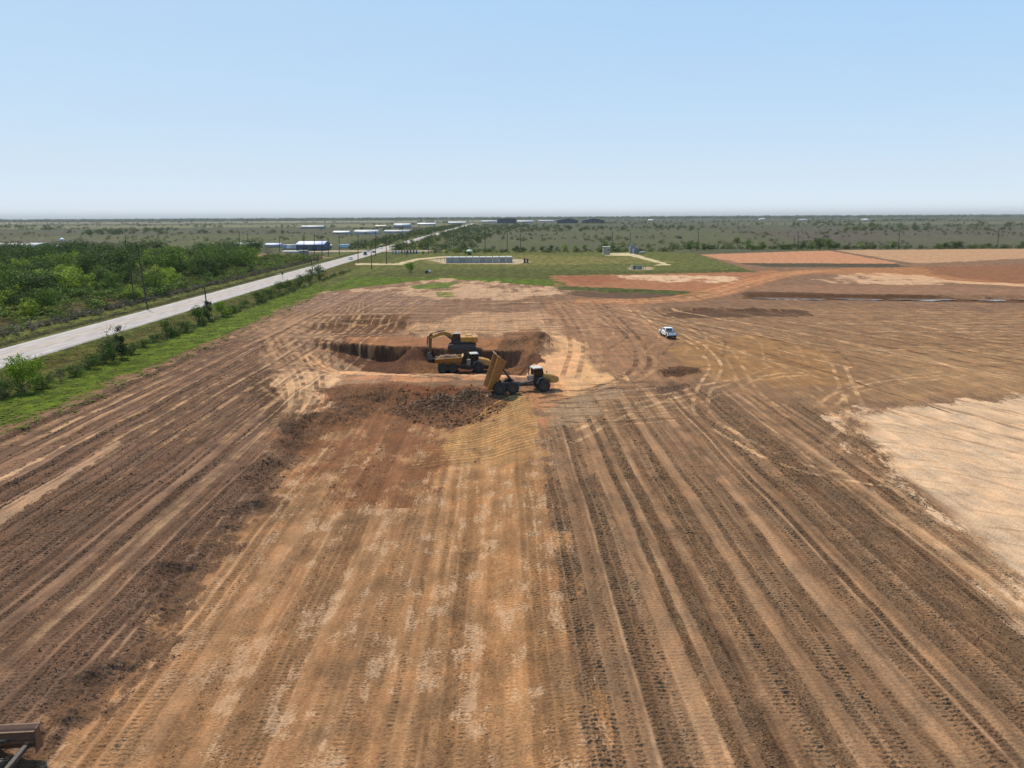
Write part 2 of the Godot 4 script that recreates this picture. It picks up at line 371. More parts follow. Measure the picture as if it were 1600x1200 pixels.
	layer([-26.0, 102.2, -16.9, 103.4, -11.8, 99.3, -3.6, 96.7, 0.8, 96.5, 1.6, 93.0, -1.7, 87.3, -6.3, 84.6, -10.6, 88.0, -15.6, 94.7, -22.1, 93.2], soil(116, 86, 66), 0.9, 0.9, 0, 1.0)
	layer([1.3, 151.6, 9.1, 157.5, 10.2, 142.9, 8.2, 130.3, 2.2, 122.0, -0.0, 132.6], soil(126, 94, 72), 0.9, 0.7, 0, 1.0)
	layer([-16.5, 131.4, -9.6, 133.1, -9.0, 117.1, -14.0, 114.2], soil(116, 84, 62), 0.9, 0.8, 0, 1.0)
	# windrows of darker soil
	layer([40.3, 180.4, 53.5, 187.4, 79.8, 185.8, 76.3, 173.7, 52.5, 172.7, 39.8, 171.1], soil(96, 74, 58), 0.8, 0.8, 0, 1.0)
	layer([24.8, 111.6, 29.3, 115.4, 32.6, 114.3, 31.0, 109.4, 25.2, 106.9], soil(98, 74, 58), 0.6, 0.8, 0, 1.0)
	layer([22.1, 101.1, 26.9, 101.7, 24.6, 96.4, 21.5, 94.3], soil(102, 82, 68), 0.6, 0.8, 0, 1.0)
	layer([-38.6, 106.8, -35.5, 109.4, -28.0, 90.2, -23.6, 82.7, -24.2, 78.4, -27.8, 84.2, -32.4, 93.6], soil(98, 76, 62), 0.8, 0.8, 0.2, 1.0)

func list_tracks():
	var dust := soil(206, 172, 136)
	var mid := soil(180, 146, 114)
	var wet := soil(92, 70, 56)
	# curved wheel tracks near the pickup
	track([35.4, 193.9, 33.7, 164.0, 38.2, 141.6, 37.2, 124.6, 35.1, 113.6, 29.3, 100.4, 25.1, 88.2, 25.0, 79.7, 28.9, 65.5, 37.0, 61.0], 0.28, dust, 0.7, 0.7, 0.95)
	track([38.5, 196.6, 42.3, 168.8, 42.3, 134.1, 38.9, 116.1, 35.0, 98.2, 34.7, 87.8], 0.3, mid, 0.7, 0.6, 0.95)
	track([6.9, 75.4, 16.2, 88.5, 24.7, 96.7, 32.9, 103.1, 41.0, 107.2, 47.6, 108.7], 0.35, dust, 0.55, 0.6, 1.0)
	track([7.5, 83.0, 14.1, 85.6, 21.8, 88.3, 34.5, 102.2, 44.3, 113.3], 0.3, mid, 0.5, 0.6, 1.0)
	track([55.6, 115.3, 49.5, 99.6, 45.2, 87.5, 40.4, 79.2, 35.0, 72.2], 0.3, dust, 0.6, 0.7, 0.95)
	track([40.4, 87.6, 48.0, 96.9, 56.2, 102.2, 70.7, 107.3], 0.25, dust, 0.5, 0.5, 0.95)
	track([44.2, 92.4, 51.1, 101.6, 59.8, 105.5, 69.6, 108.8], 0.25, dust, 0.5, 0.5, 0.95)
	track([45.1, 121.3, 44.7, 101.8, 41.6, 81.8, 38.7, 70.0, 35.6, 56.6], 0.3, mid, 0.6, 0.6, 1.0)
	track([27.9, 209.5, 27.6, 150.3, 25.4, 122.2, 20.4, 107.1, 13.5, 99.1, 5.9, 93.9], 0.4, wet, 0.6, 0.8, 1.1)
	track([22.5, 202.0, 25.7, 159.5, 26.6, 128.2, 23.8, 111.6, 16.8, 102.9], 0.4, mid, 0.5, 0.8, 1.1)
	track([19.1, 194.8, 18.9, 150.7, 16.6, 122.6, 11.2, 103.2], 0.5, mid, 0.5, 0.6, 1.2)
	track([15.9, 197.9, 16.7, 170.2, 15.2, 135.3, 10.7, 107.5], 0.4, wet, 0.4, 0.6, 1.2)
	for k in 14:
		var dx := k * 4.0
		track([17.0 + dx * 0.3, 205.0 - dx * 0.3, 22.0 + dx * 0.6, 176.0 - dx * 0.5, 26.0 + dx * 0.75, 152.0 - dx * 0.2, 16.0 + dx * 0.8, 130.0 - dx * 0.3], 0.22 + 0.1 * (k % 3), [dust, wet, mid][k % 3], 0.35, 0.6)
	# sweeps round the left of the pit
	for k in 18:
		var o := k * 0.85
		track([-47.0 + o * 0.5, 215.0, -47.0 + o, 178.0, -48.0 + o * 1.1, 150.0, -44.0 + o * 1.1, 128.0 - o * 0.4, -30.0 + o * 1.1, 116.0 - o * 0.3, -6.0, 112.0 - o * 0.35], 0.16 + 0.1 * (k % 3), [mid, wet, dust, wet][k % 4], 0.5, 0.8)
	for k in 7:
		var o := k * 1.3
		track([-50.0 + o, 150.0, -40.0 + o, 124.0, -33.0 + o * 0.8, 108.0, -29.0 + o * 0.6, 96.0, -26.0 + o * 0.3, 84.0], 0.3, [wet, mid, wet][k % 3], 0.55, 1.0)
	for k in 5:
		var o := k * 1.5
		track([-58.0 + o, 96.0 + o, -46.0 + o, 108.0 + o, -36.0, 110.0 - o, -30.0, 100.0 - o, -28.0, 90.0], 0.28, [wet, mid][k % 2], 0.5, 0.9)
	# straight runs along the left edge, out to the highway end
	for k in 40:
		var x := -56.0 + k * 0.78 + 0.4 * sin(k * 2.3)
		track([x - 1.5, 76.0, x, 130.0, x + 1.0, 190.0, x + 2.0 + 0.2 * k, 236.0], 0.12 + 0.09 * (k % 4), [mid, wet, dust, wet, mid][k % 5], 0.3 + 0.3 * absf(sin(k * 1.9)), 0.7)
	# behind the pit
	for k in 52:
		var d := 148.0 + k * 1.8
		var x0 := -40.0 + 7.0 * sin(k * 2.1)
		track([x0, d - 3.0, x0 + 18.0, d + 2.0 * sin(k * 1.3), x0 + 40.0, d - 2.0, x0 + 60.0, d + 4.0 * sin(k * 0.7)], 0.14 + 0.13 * (k % 3), [dust, wet, mid, wet][k % 4], 0.3 + 0.35 * absf(sin(k * 2.1)), 0.7)
	# the haul track that climbs to the far right
	for k in 8:
		track([22.4, 209.9, 40.2, 205.6, 62.4, 219.4, 82.5, 251.2, 117.9, 302.9, 157.6, 329.7, 297.5, 409.7, 601.6, 555.6], 0.9, [soil(204, 152, 110), mid, soil(196, 130, 88), soil(150, 104, 74)][k % 4], 0.55, 0.5, 0.6 + k * 0.8)
	# grader passes on the right: long diagonals and level lines
	for k in 90:
		var x := 24.0 + k * 1.25 + 1.0 * sin(k * 3.7)
		var far := 196.0 - 14.0 * sin(k * 1.9) - 0.35 * k
		track([x - 12.0, far, x + 8.0, far - 42.0, x + 24.0 + 6.0 * sin(k), far - 84.0 - 12.0 * cos(k * 2.3)], 0.12 + 0.22 * absf(sin(k * 5.1)), [dust, wet, mid, wet, mid][k % 5], 0.25 + 0.4 * absf(sin(k * 2.7)), 0.5)
	for k in 80:
		var d := 96.0 + k * 1.36
		var x := 62.0 + 34.0 * absf(sin(k * 1.7)) + 0.15 * k
		track([x, d, x + 30.0, d - 1.5, x + 62.0 + 30.0 * absf(cos(k * 2.9)), d + 1.0], 0.12 + 0.25 * absf(sin(k * 4.3)), [dust, wet, mid][k % 3], 0.25 + 0.4 * absf(sin(k * 3.1)), 0.5)
	# dark wheel marks run out on to the pale sand
	for k in 18:
		var x := 40.0 + k * 2.1
		var d := 92.0 + 5.0 * sin(k * 2.2)
		track([x - 6.0, d + 10.0, x + 2.0, d - 4.0, x + 8.0 + 4.0 * sin(k * 1.4), d - 16.0 - 7.0 * absf(sin(k * 3.3))], 0.3, soil(150, 122, 98), 0.45, 0.3)
	for k in 16:
		var d := 52.0 + k * 2.2
		var x := 34.0 + 0.16 * (d - 40.0)
		track([x - 3.0, d, x + 3.0 + 2.0 * sin(k * 2.0), d - 3.0, x + 7.0 + 5.0 * absf(sin(k * 1.3)), d - 8.0], 0.12 + 0.1 * (k % 2), soil(164, 136, 110), 0.4, 0.3)
	# dozer cleat lines raked across the fill slope beside the tipping truck
	for k in 46:
		var d := 73.0 + k * 0.52
		track([-9.5 + 0.16 * k, d - 4.0, -2.0 + 0.05 * k, d - 1.0, 4.2, d + 1.2], 0.11, [soil(136, 104, 70), soil(204, 166, 116)][k % 2], 0.65, 1.0)
	var r := RandomNumberGenerator.new()
	r.seed = 404
	# long passes that cross the lanes at a slight angle
	for k in 16:
		var x := r.randf_range(6.0, 36.0)
		var lean := r.randf_range(-5.0, 6.0)
		track([x, 24.0, x + lean * 0.5, 50.0, x + lean, 84.0], r.randf_range(0.2, 0.4), [mid, wet, wet][k % 3], r.randf_range(0.25, 0.55), 0.5)
	for k in 10:
		var x := r.randf_range(-52.0, -26.0)
		var lean := r.randf_range(-4.0, 6.0)
		track([x, 30.0, x + lean * 0.5, 60.0, x + lean, 100.0], r.randf_range(0.2, 0.4), [mid, wet][k % 2], r.randf_range(0.25, 0.5), 0.5)
	# scattered wheel lines in the churned ground right of the truck
	for k in 22:
		var d := 82.0 + k * 1.1
		track([5.0, d + 1.0 * sin(k), 12.0, d - 1.0 + 0.6 * sin(k * 2.0), 22.0 + 3.0 * sin(k * 1.7), d + 2.0], 0.16 + 0.1 * (k % 3), [dust, wet, mid][k % 3], 0.5, 0.8)

# ---------------------------------------------------------------- painting one tile
var noise_a: PackedByteArray   # fine grain, 512 x 512, seamless
var noise_b: PackedByteArray   # broad patches
var noise_c: PackedByteArray   # clods
var lane_tone := PackedFloat32Array()
var lane_rib := PackedFloat32Array()
var lane_pale := PackedFloat32Array()
var lane_rough := PackedFloat32Array()

func seamless(kind: int, freq: float, octaves: int, seed_: int) -> PackedByteArray:
	var n := FastNoiseLite.new()
	n.noise_type = kind as FastNoiseLite.NoiseType
	n.frequency = freq
	n.seed = seed_
	n.fractal_type = FastNoiseLite.FRACTAL_FBM
	n.fractal_octaves = octaves
	n.fractal_gain = 0.6
	var im := n.get_seamless_image(512, 512, false, false, 0.15)
	im.convert(Image.FORMAT_L8)
	return im.get_data()

func make_lanes():
	# the strips that dozer tracks, blades and tyres leave, across x from -130 to 130 in steps of 5 cm
	var n := 5200
	lane_tone.resize(n); lane_rib.resize(n); lane_pale.resize(n); lane_rough.resize(n)
	var r := RandomNumberGenerator.new()
	r.seed = 77
	var i := 0
	while i < n:
		var kind := (r.randi() % 9) - 2
		var w := 0.5
		var tone := 0.0
		var rib := 0.0
		var pl := 0.0
		var rough := 0.4
		if kind <= 2:      # track print: cleat ribs
			w = r.randf_range(0.5, 0.75); tone = r.randf_range(-0.16, 0.04); rib = r.randf_range(0.7, 1.3); rough = 0.9
		elif kind == 3:    # smooth bladed strip
			w = r.randf_range(0.4, 1.4); tone = r.randf_range(-0.02, 0.1); pl = r.randf_range(0.0, 0.3); rough = 0.4; rib = r.randf_range(0.1, 0.45)
		elif kind == 4:    # dusty tyre line
			w = r.randf_range(0.15, 0.35); tone = 0.06; pl = r.randf_range(0.3, 0.8); rough = 0.35; rib = 0.2
		elif kind == 5:    # loose clods
			w = r.randf_range(0.6, 1.5); tone = r.randf_range(-0.2, -0.05); rough = 1.3
		else:
			w = r.randf_range(0.3, 1.0); tone = r.randf_range(-0.1, 0.08); rib = r.randf_range(0.0, 0.4); rough = 0.6
		var m := int(w / 0.05)
		for k in m:
			if i >= n: break
			var e := minf(1.0, minf(k + 1, m - k) / 2.5)
			lane_tone[i] = tone * e; lane_rib[i] = rib * e; lane_pale[i] = pl * e; lane_rough[i] = lerpf(0.6, rough, e)
			i += 1

func mask_of(l: Dictionary, x0: float, d0: float, x1: float, d1: float, w: int, h: int) -> PackedByteArray:
	# outline filled on a grid of blur-sized cells that is fixed in the world, averaged, then grown smoothly: neighbouring tiles agree
	var sx := (x1 - x0) / w
	var sd := (d1 - d0) / h
	var cx := maxf(l.blur * 1.1, 3.0 * sx)
	var cd := maxf(l.blur * 1.1, 3.0 * sd)
	var xa := (floorf(x0 / cx) - 2.0) * cx
	var da := (floorf(d0 / cd) - 2.0) * cd
	var bw := int(ceilf((x1 - xa) / cx)) + 2
	var bh := int(ceilf((d1 - da) / cd)) + 2
	var mw := bw * 4
	var mh := bh * 4
	var im := Image.create_empty(mw, mh, false, Image.FORMAT_L8)
	var p: PackedVector2Array = l.p
	var n := p.size()
	var any := false
	for j in mh:
		var d := da + (j + 0.5) * cd / 4.0
		var xs := PackedFloat32Array()
		for a in n:
			var u := p[a]
			var v := p[(a + 1) % n]
			if (u.y <= d) != (v.y <= d):
				xs.append(u.x + (d - u.y) / (v.y - u.y) * (v.x - u.x))
		xs.sort()
		for k in range(0, xs.size() - 1, 2):
			var i0 := clampi(roundi((xs[k] - xa) / cx * 4.0), 0, mw)
			var i1 := clampi(roundi((xs[k + 1] - xa) / cx * 4.0), 0, mw)
			if i1 > i0:
				im.fill_rect(Rect2i(i0, j, i1 - i0, 1), Color.WHITE)
				any = true
	if not any:
		return PackedByteArray()
	im.shrink_x2()
	im.shrink_x2()
	im.resize(maxi(w, roundi(bw * cx / sx)), maxi(h, roundi(bh * cd / sd)), Image.INTERPOLATE_CUBIC)
	return im.get_region(Rect2i(roundi((x0 - xa) / sx), roundi((d0 - da) / sd), w, h)).get_data()

func paint(t: Dictionary):
	var w: int = t.w
	var h: int = t.h
	var x0: float = t.x0
	var x1: float = t.x1
	var d0: float = t.d0
	var d1: float = t.d1
	var sx := (x1 - x0) / w
	var sd := (d1 - d0) / h
	var n := w * h
	# state of every texel
	var cr := PackedByteArray(); cr.resize(n); cr.fill(95)
	var cg := PackedByteArray(); cg.resize(n); cg.fill(88)
	var cb := PackedByteArray(); cb.resize(n); cb.fill(70)
	var ln := PackedByteArray(); ln.resize(n)
	var ro := PackedByteArray(); ro.resize(n); ro.fill(100)
	var gs := PackedByteArray(); gs.resize(n); gs.fill(150)
	var ru := PackedByteArray(); ru.resize(n); ru.fill(128)
	# noise is laid in metres so that neighbouring tiles meet
	var ka := 1.0 / maxf(sx, 0.04)
	for l in layers:
		if l.lo.x > x1 or l.hi.x < x0 or l.lo.y > d1 or l.hi.y < d0:
			continue
		var m := mask_of(l, x0, d0, x1, d1, w, h)
		if m.is_empty():
			continue
		var r := int(l.c.r * 255.0)
		var g := int(l.c.g * 255.0)
		var b := int(l.c.b * 255.0)
		var lane := int(l.lane * 255.0)
		var rough := int(minf(l.rough, 1.0) * 255.0)
		var grass := int(l.grass * 255.0)
		var rag: float = l.ragged * 2.3
		var most: float = l.most
		var sharp := 1.7
		# grain of the ragged border: about six times the blur
		var nf := 512.0 / maxf(l.blur * 14.0, 3.0)
		var nf2 := 512.0 / maxf(l.blur * 60.0, 12.0)
		for j in h:
			var d := d0 + (j + 0.5) * sd
			var row := (int(d * nf * 0.45) & 511) * 512
			var row2 := (int(d * nf2 * 0.6) & 511) * 512
			var k := j * w
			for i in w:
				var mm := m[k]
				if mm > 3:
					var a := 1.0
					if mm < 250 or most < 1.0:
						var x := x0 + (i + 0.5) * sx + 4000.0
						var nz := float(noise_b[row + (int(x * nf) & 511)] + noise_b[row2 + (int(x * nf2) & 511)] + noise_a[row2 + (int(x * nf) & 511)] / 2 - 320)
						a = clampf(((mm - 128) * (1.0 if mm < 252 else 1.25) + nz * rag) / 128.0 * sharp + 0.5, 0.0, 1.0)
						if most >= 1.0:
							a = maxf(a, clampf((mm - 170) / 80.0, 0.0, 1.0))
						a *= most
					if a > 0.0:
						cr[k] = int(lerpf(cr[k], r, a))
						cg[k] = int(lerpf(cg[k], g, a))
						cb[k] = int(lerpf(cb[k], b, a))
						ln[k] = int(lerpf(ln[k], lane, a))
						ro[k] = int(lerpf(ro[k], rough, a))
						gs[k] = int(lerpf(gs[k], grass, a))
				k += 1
	# tracks
	if d0 < 320.0:
		var step := maxf(sx, sd) * 0.8
		for tr in tracks:
			var q: PackedVector2Array = tr[0]
			var hw: float = tr[1]
			var c: Color = tr[2]
			var r := int(c.r * 255.0)
			var g := int(c.g * 255.0)
			var b := int(c.b * 255.0)
			var run := fmod(q[0].x * 37.7 + q[0].y * 11.3, 400.0) + 400.0
			for s in range(q.size() - 1):
				var u := q[s]
				var v := q[s + 1]
				var len_ := u.distance_to(v)
				if maxf(u.x, v.x) < x0 - 2.0 or minf(u.x, v.x) > x1 + 2.0 or maxf(u.y, v.y) < d0 - 2.0 or minf(u.y, v.y) > d1 + 2.0:
					run += len_
					continue
				# texels near this piece
				var i0 := clampi(int((minf(u.x, v.x) - hw * 2.0 - x0) / sx), 0, w)
				var i1 := clampi(int((maxf(u.x, v.x) + hw * 2.0 - x0) / sx) + 1, 0, w)
				var j0 := clampi(int((minf(u.y, v.y) - hw * 2.0 - d0) / sd), 0, h)
				var j1 := clampi(int((maxf(u.y, v.y) + hw * 2.0 - d0) / sd) + 1, 0, h)
				var e := (v - u) / maxf(len_, 0.001)
				var reach := hw * 1.9
				for j in range(j0, j1):
					var pd := d0 + (j + 0.5) * sd - u.y
					# span of x where the distance to the line is within reach
					var ia := i0
					var ib := i1
					if absf(e.y) > 0.08:
						var xc := u.x + pd * e.x / e.y
						var half := reach / absf(e.y)
						ia = maxi(i0, int((xc - half - x0) / sx))
						ib = mini(i1, int((xc + half - x0) / sx) + 1)
					for i in range(ia, ib):
						var px := x0 + (i + 0.5) * sx - u.x
						var al := px * e.x + pd * e.y
						if al < 0.0 or al > len_:
							continue
						var off := absf(px * e.y - pd * e.x)
						if off > reach:
							continue
						var k := j * w + i
						var f := off / hw
						var brk := noise_b[(int((run + al) * 14.0) & 511) * 512 + (int(hw * 900.0 + run) & 511)] / 255.0
						var cover := clampf((1.25 - f) * 2.2, 0.0, 1.0) * float(tr[3]) * clampf(brk * 3.2 - 0.9, 0.15, 1.25)
						cover = clampf(cover, 0.0, 1.0)
						cr[k] = int(lerpf(cr[k], r, cover))
						cg[k] = int(lerpf(cg[k], g, cover))
						cb[k] = int(lerpf(cb[k], b, cover))
						# a rut with raised lips
						var prof := (-1.0 if f < 0.9 else (0.8 if f < 1.5 else 0.0)) * float(tr[4])
						ru[k] = clampi(int(lerpf(ru[k], 128.0 + 70.0 * prof, 0.7)), 0, 255)
				run += len_
	# finish: grain, lanes, cleat ribs, clods
	var rgb := PackedByteArray(); rgb.resize(n * 3)
	var hg := PackedByteArray(); hg.resize(n)
	var keep := PackedByteArray(); keep.resize(n)
	var fa := 512.0 / 21.0 if sx < 0.2 else (512.0 / 80.0 if sx < 0.5 else 512.0 / 900.0)
	var fc := 512.0 / 26.0 if sx < 0.2 else 512.0 / 110.0
	var near := 1.0 if d0 < 140.0 else 0.0
	var gain := 1.25 if d0 < 140.0 else 1.9
	var stretch := 0.42 if d0 < 60.0 else (0.55 if d0 < 320.0 else 1.0)
	for j in h:
		var d := d0 + (j + 0.5) * sd
		var wob := 0.3 * hn.get_noise_1d(d * 0.9) + 0.05 * hn2.get_noise_1d(d * 3.0) - 0.012 * d
		var wob2 := 0.3 * hn.get_noise_1d(d * 0.8 + 500.0)
		var ra := (int(d * fa) & 511) * 512
		var rb := (int(d * 512.0 / 34.0) & 511) * 512
		var rs := (int(d * 512.0 / 210.0) & 511) * 512
		var rc := (int(d * fc) & 511) * 512
		var rp := (int(d * 512.0 / 62.0 + 77.0) & 511) * 512
		var rq := (int(d * 512.0 / 19.0 + 33.0) & 511) * 512
		var k := j * w
		for i in w:
			var x := x0 + (i + 0.5) * sx
			var xx := x + 4000.0
			var na := float(noise_a[ra + (int(xx * fa * stretch) & 511)]) / 255.0 - 0.5
			var nb := float(noise_b[rb + (int(xx * 512.0 / 29.0) & 511)]) / 255.0 - 0.5
			var nc := float(noise_c[rc + (int(xx * fc) & 511)]) / 255.0 - 0.5
			var ns := float(noise_b[rs + (int(xx * 512.0 / 9.0) & 511)]) / 255.0 - 0.5
			var np := float(noise_b[rp + (int(xx * 512.0 / 12.5) & 511)]) / 255.0 - 0.5
			var nq := float(noise_b[rq + (int(xx * 512.0 / 23.0) & 511)]) / 255.0 - 0.5
			var lane := ln[k] / 255.0
			var rough := ro[k] / 255.0
			var grass := gs[k] / 255.0
			var tone := 1.0
			var pl := 0.0
			var hh := 0.0
			if lane > 0.02 and x > -129.0 and x < 129.0:
				var u := x + (wob if x < -18.0 else wob2) + 0.12 * ns
				var li := clampi(int((u + 130.0) * 20.0), 0, 5199)
				var on := lane * clampf(0.92 + 0.9 * ns + 0.4 * nb, 0.2, 1.3)
				tone += lane_tone[li] * on * 1.3
				pl = lane_pale[li] * clampf(on * 1.2 - 0.35 + 1.4 * nb, 0.0, 1.0)
				var rib := lane_rib[li] * on * near * clampf(1.0 + 1.3 * nq, 0.4, 1.4)
				var cut := clampf((1.0 - lane) * 2.4, 0.12, 1.0) * smoothstep(0.35, 0.5, lane)
				pl = maxf(pl, cut * clampf((np + 0.7 * nq + 0.35 * na - 0.12) * 5.0, 0.0, 1.0))
				tone -= 0.1 * cut * clampf((-np - 0.5 * nq + 0.3 * na - 0.12) * 4.0, 0.0, 1.0)
				if rib > 0.02:
					var s := sin(d * 20.5 + 2.2 * sin(li * 0.013) + nb * 4.0 + ns * 3.0)
					hh += rib * (0.46 + 0.6 * nc) * s + rib * 0.5 * na
				hh += lane * 0.35 * (lane_tone[li] * 2.0)
				rough *= lerpf(1.0, lane_rough[li], lane)
			hh += (rough * (nc * 0.9 + na * 0.75) + 0.2 * na) * (1.0 - 0.6 * grass) + grass * (na * 1.3 + nc * 0.8)
			hh += (ru[k] - 128) / 128.0 * 0.75 + nb * 0.25
			# colour: tone follows the relief noise, paler where raised, freshly turned clods darker, minerals vary
			tone += na * gain * (0.17 + 0.20 * rough + 0.30 * grass) + nb * (0.22 + 0.45 * grass) + ns * 0.26 * (1.0 - grass) * (0.4 + lane) + nc * 0.22 * rough
			tone = clampf(tone, 0.45, 1.6)
			var warm := nb * 0.05 - ns * 0.05
			var o := k * 3
			var vr := cr[k] * tone * (1.0 + warm)
			var vg := cg[k] * tone
			var vb := cb[k] * tone * (1.0 - warm)
			if pl > 0.0:
				var pk := 1.0 + 0.3 * na + 0.2 * nc
				vr = lerpf(vr, 180.0 * pk, pl * 0.6); vg = lerpf(vg, 149.0 * pk, pl * 0.6); vb = lerpf(vb, 120.0 * pk, pl * 0.6)
			rgb[o] = clampi(int(vr), 0, 255)
			rgb[o + 1] = clampi(int(vg), 0, 255)
			rgb[o + 2] = clampi(int(vb), 0, 255)
			hg[k] = clampi(int(128.0 + hh * 62.0), 0, 255)
			keep[k] = clampi(int(rough * (1.0 - grass) * 180.0), 0, 255)
			k += 1
	t.rgb = rgb
	t.hg = hg
	t.keep = keep
	t.color = Image.create_from_data(w, h, false, Image.FORMAT_RGB8, rgb)
	t.height = Image.create_from_data(w, h, false, Image.FORMAT_L8, hg)
	# mesh: heights of the land, with the relief itself raised where the grid is fine enough
	var nx: int = t.nx
	var nd: int = t.nd
	var cx := (x1 - x0) / nx
	var cd := (d1 - d0) / nd
	var hgt := PackedFloat32Array(); hgt.resize((nx + 3) * (nd + 3))
	for j in nd + 3:
		for i in nx + 3:
			var x := x0 + (i - 1) * cx
			var d := d0 + (j - 1) * cd
			if t.far > 0.0 and j == nd + 1:
				var f: float = floorf((x - t.x_origin) / t.far) * t.far + t.x_origin
				hgt[j * (nx + 3) + i] = lerpf(land(f, d), land(f + t.far, d), (x - f) / t.far)
			else:
				hgt[j * (nx + 3) + i] = land(x, d)
	var vs := PackedVector3Array(); vs.resize((nx + 1) * (nd + 1))
	var ns_ := PackedVector3Array(); ns_.resize(vs.size())
	var uv := PackedVector2Array(); uv.resize(vs.size())
	var relief: float = t.relief
	for j in nd + 1:
		for i in nx + 1:
			var q := (j + 1) * (nx + 3) + i + 1
			var y := hgt[q]
			if relief > 0.0 and i > 0 and j > 0 and i < nx and j < nd:
				var a := mini(int(float(i) / nx * w), w - 1)
				var b := mini(int(float(j) / nd * h), h - 1)
				y += (hg[b * w + a] - 128) / 255.0 * relief
			vs[j * (nx + 1) + i] = Vector3(x0 + i * cx, y, -(d0 + j * cd))
			ns_[j * (nx + 1) + i] = Vector3(-(hgt[q + 1] - hgt[q - 1]) / (2.0 * cx), 1.0, (hgt[q + nx + 3] - hgt[q - nx - 3]) / (2.0 * cd)).normalized()
			uv[j * (nx + 1) + i] = Vector2(float(i) / nx, float(j) / nd)
	var ix := PackedInt32Array(); ix.resize(nx * nd * 6)
	var c6 := 0
	for j in nd:
		for i in nx:
			var a := j * (nx + 1) + i
			var b := a + nx + 1
			ix[c6] = a; ix[c6 + 1] = b; ix[c6 + 2] = a + 1
			ix[c6 + 3] = a + 1; ix[c6 + 4] = b; ix[c6 + 5] = b + 1
			c6 += 6
	var arr := []
	arr.resize(Mesh.ARRAY_MAX)
	arr[Mesh.ARRAY_VERTEX] = vs
	arr[Mesh.ARRAY_NORMAL] = ns_
	arr[Mesh.ARRAY_TEX_UV] = uv
	arr[Mesh.ARRAY_INDEX] = ix
	t.arrays = arr

var tiles := []

func tile(x0: float, x1: float, d0: float, d1: float, w: int, h: int, nx: int, nd: int, far := 0.0, x_origin := 0.0, relief := 0.0, bump := 22.0):
	tiles.append({"x0": x0, "x1": x1, "d0": d0, "d1": d1, "w": w, "h": h, "nx": nx, "nd": nd, "far": far, "x_origin": x_origin, "relief": relief, "bump": bump})

func paint_number(i: int):
	paint(tiles[i])

func make_ground():
	hn.seed = 5; hn.frequency = 0.05; hn.fractal_octaves = 3
	hn2.seed = 9; hn2.frequency = 0.05; hn2.fractal_octaves = 2
	noise_a = seamless(FastNoiseLite.TYPE_SIMPLEX, 0.34, 2, 3)
	noise_b = seamless(FastNoiseLite.TYPE_SIMPLEX, 0.012, 5, 4)
	noise_c = seamless(FastNoiseLite.TYPE_CELLULAR, 0.09, 2, 6)
	make_lanes()
	list_layers()
	list_tracks()
	for s in [-2, -1, 0, 1]:
		tile(29.0 * s, 29.0 * s + 29.0, 22, 64, 660, 1000, 232, 600, 0.25, 0.0, 0.36, 38.0)
	for s in [-2, -1, 0, 1]:
		tile(60.0 * s, 60.0 * s + 60.0, 64, 144, 860, 1000, 240, 320, 1.25, 0.0, 0.45, 45.0)
	for s in [-2, -1, 0, 1]:
		tile(125.0 * s, 125.0 * s + 125.0, 144, 320, 760, 900, 100, 176, 125.0, 0.0, 0.0, 55.0)
	for s in [-2, -1, 0, 1]:
		tile(260.0 * s, 260.0 * s + 260.0, 320, 720, 560, 800, 10, 8, 0.0, 0.0, 0.0, 40.0)
	tile(-2600, 2600, 720, 3200, 1300, 800, 4, 4, 0.0, 0.0, 0.0, 60.0)
	tile(-14000, 14000, 3200, 14000, 900, 600, 4, 4, 0.0, 0.0, 0.0, 60.0)
	# ground beyond the sides of the picture and behind the viewer
	tile(-320, -58, -150, 64, 500, 420, 4, 4); tile(58, 320, -150, 64, 500, 420, 4, 4); tile(-58, 58, -150, 22, 400, 420, 4, 4)
	tile(-320, -120, 64, 144, 400, 200, 4, 4); tile(120, 320, 64, 144, 400, 200, 4, 4)
	tile(-700, -250, 144, 320, 400, 200, 4, 4); tile(250, 700, 144, 320, 400, 200, 4, 4)
	tile(-1200, -520, 320, 720, 400, 250, 4, 4); tile(520, 1200, 320, 720, 400, 250, 4, 4)
	tile(-9000, -2600, 720, 3200, 400, 200, 2, 2); tile(2600, 9000, 720, 3200, 400, 200, 2, 2)
	var t0 := Time.get_ticks_msec()
	var job := WorkerThreadPool.add_group_task(paint_number, tiles.size(), -1, true)
	WorkerThreadPool.wait_for_group_task_completion(job)
	print("ground painted in ms: ", Time.get_ticks_msec() - t0)
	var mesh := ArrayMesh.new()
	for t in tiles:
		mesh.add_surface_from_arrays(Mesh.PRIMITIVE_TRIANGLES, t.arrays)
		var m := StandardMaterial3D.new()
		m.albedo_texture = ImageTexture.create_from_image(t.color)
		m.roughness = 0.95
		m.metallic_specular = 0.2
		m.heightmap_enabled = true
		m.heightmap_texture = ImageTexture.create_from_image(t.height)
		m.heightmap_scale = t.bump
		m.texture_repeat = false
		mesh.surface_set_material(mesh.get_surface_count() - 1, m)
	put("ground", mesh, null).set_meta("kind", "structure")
	scatter_clods()
	for t in tiles:
		t.clear()

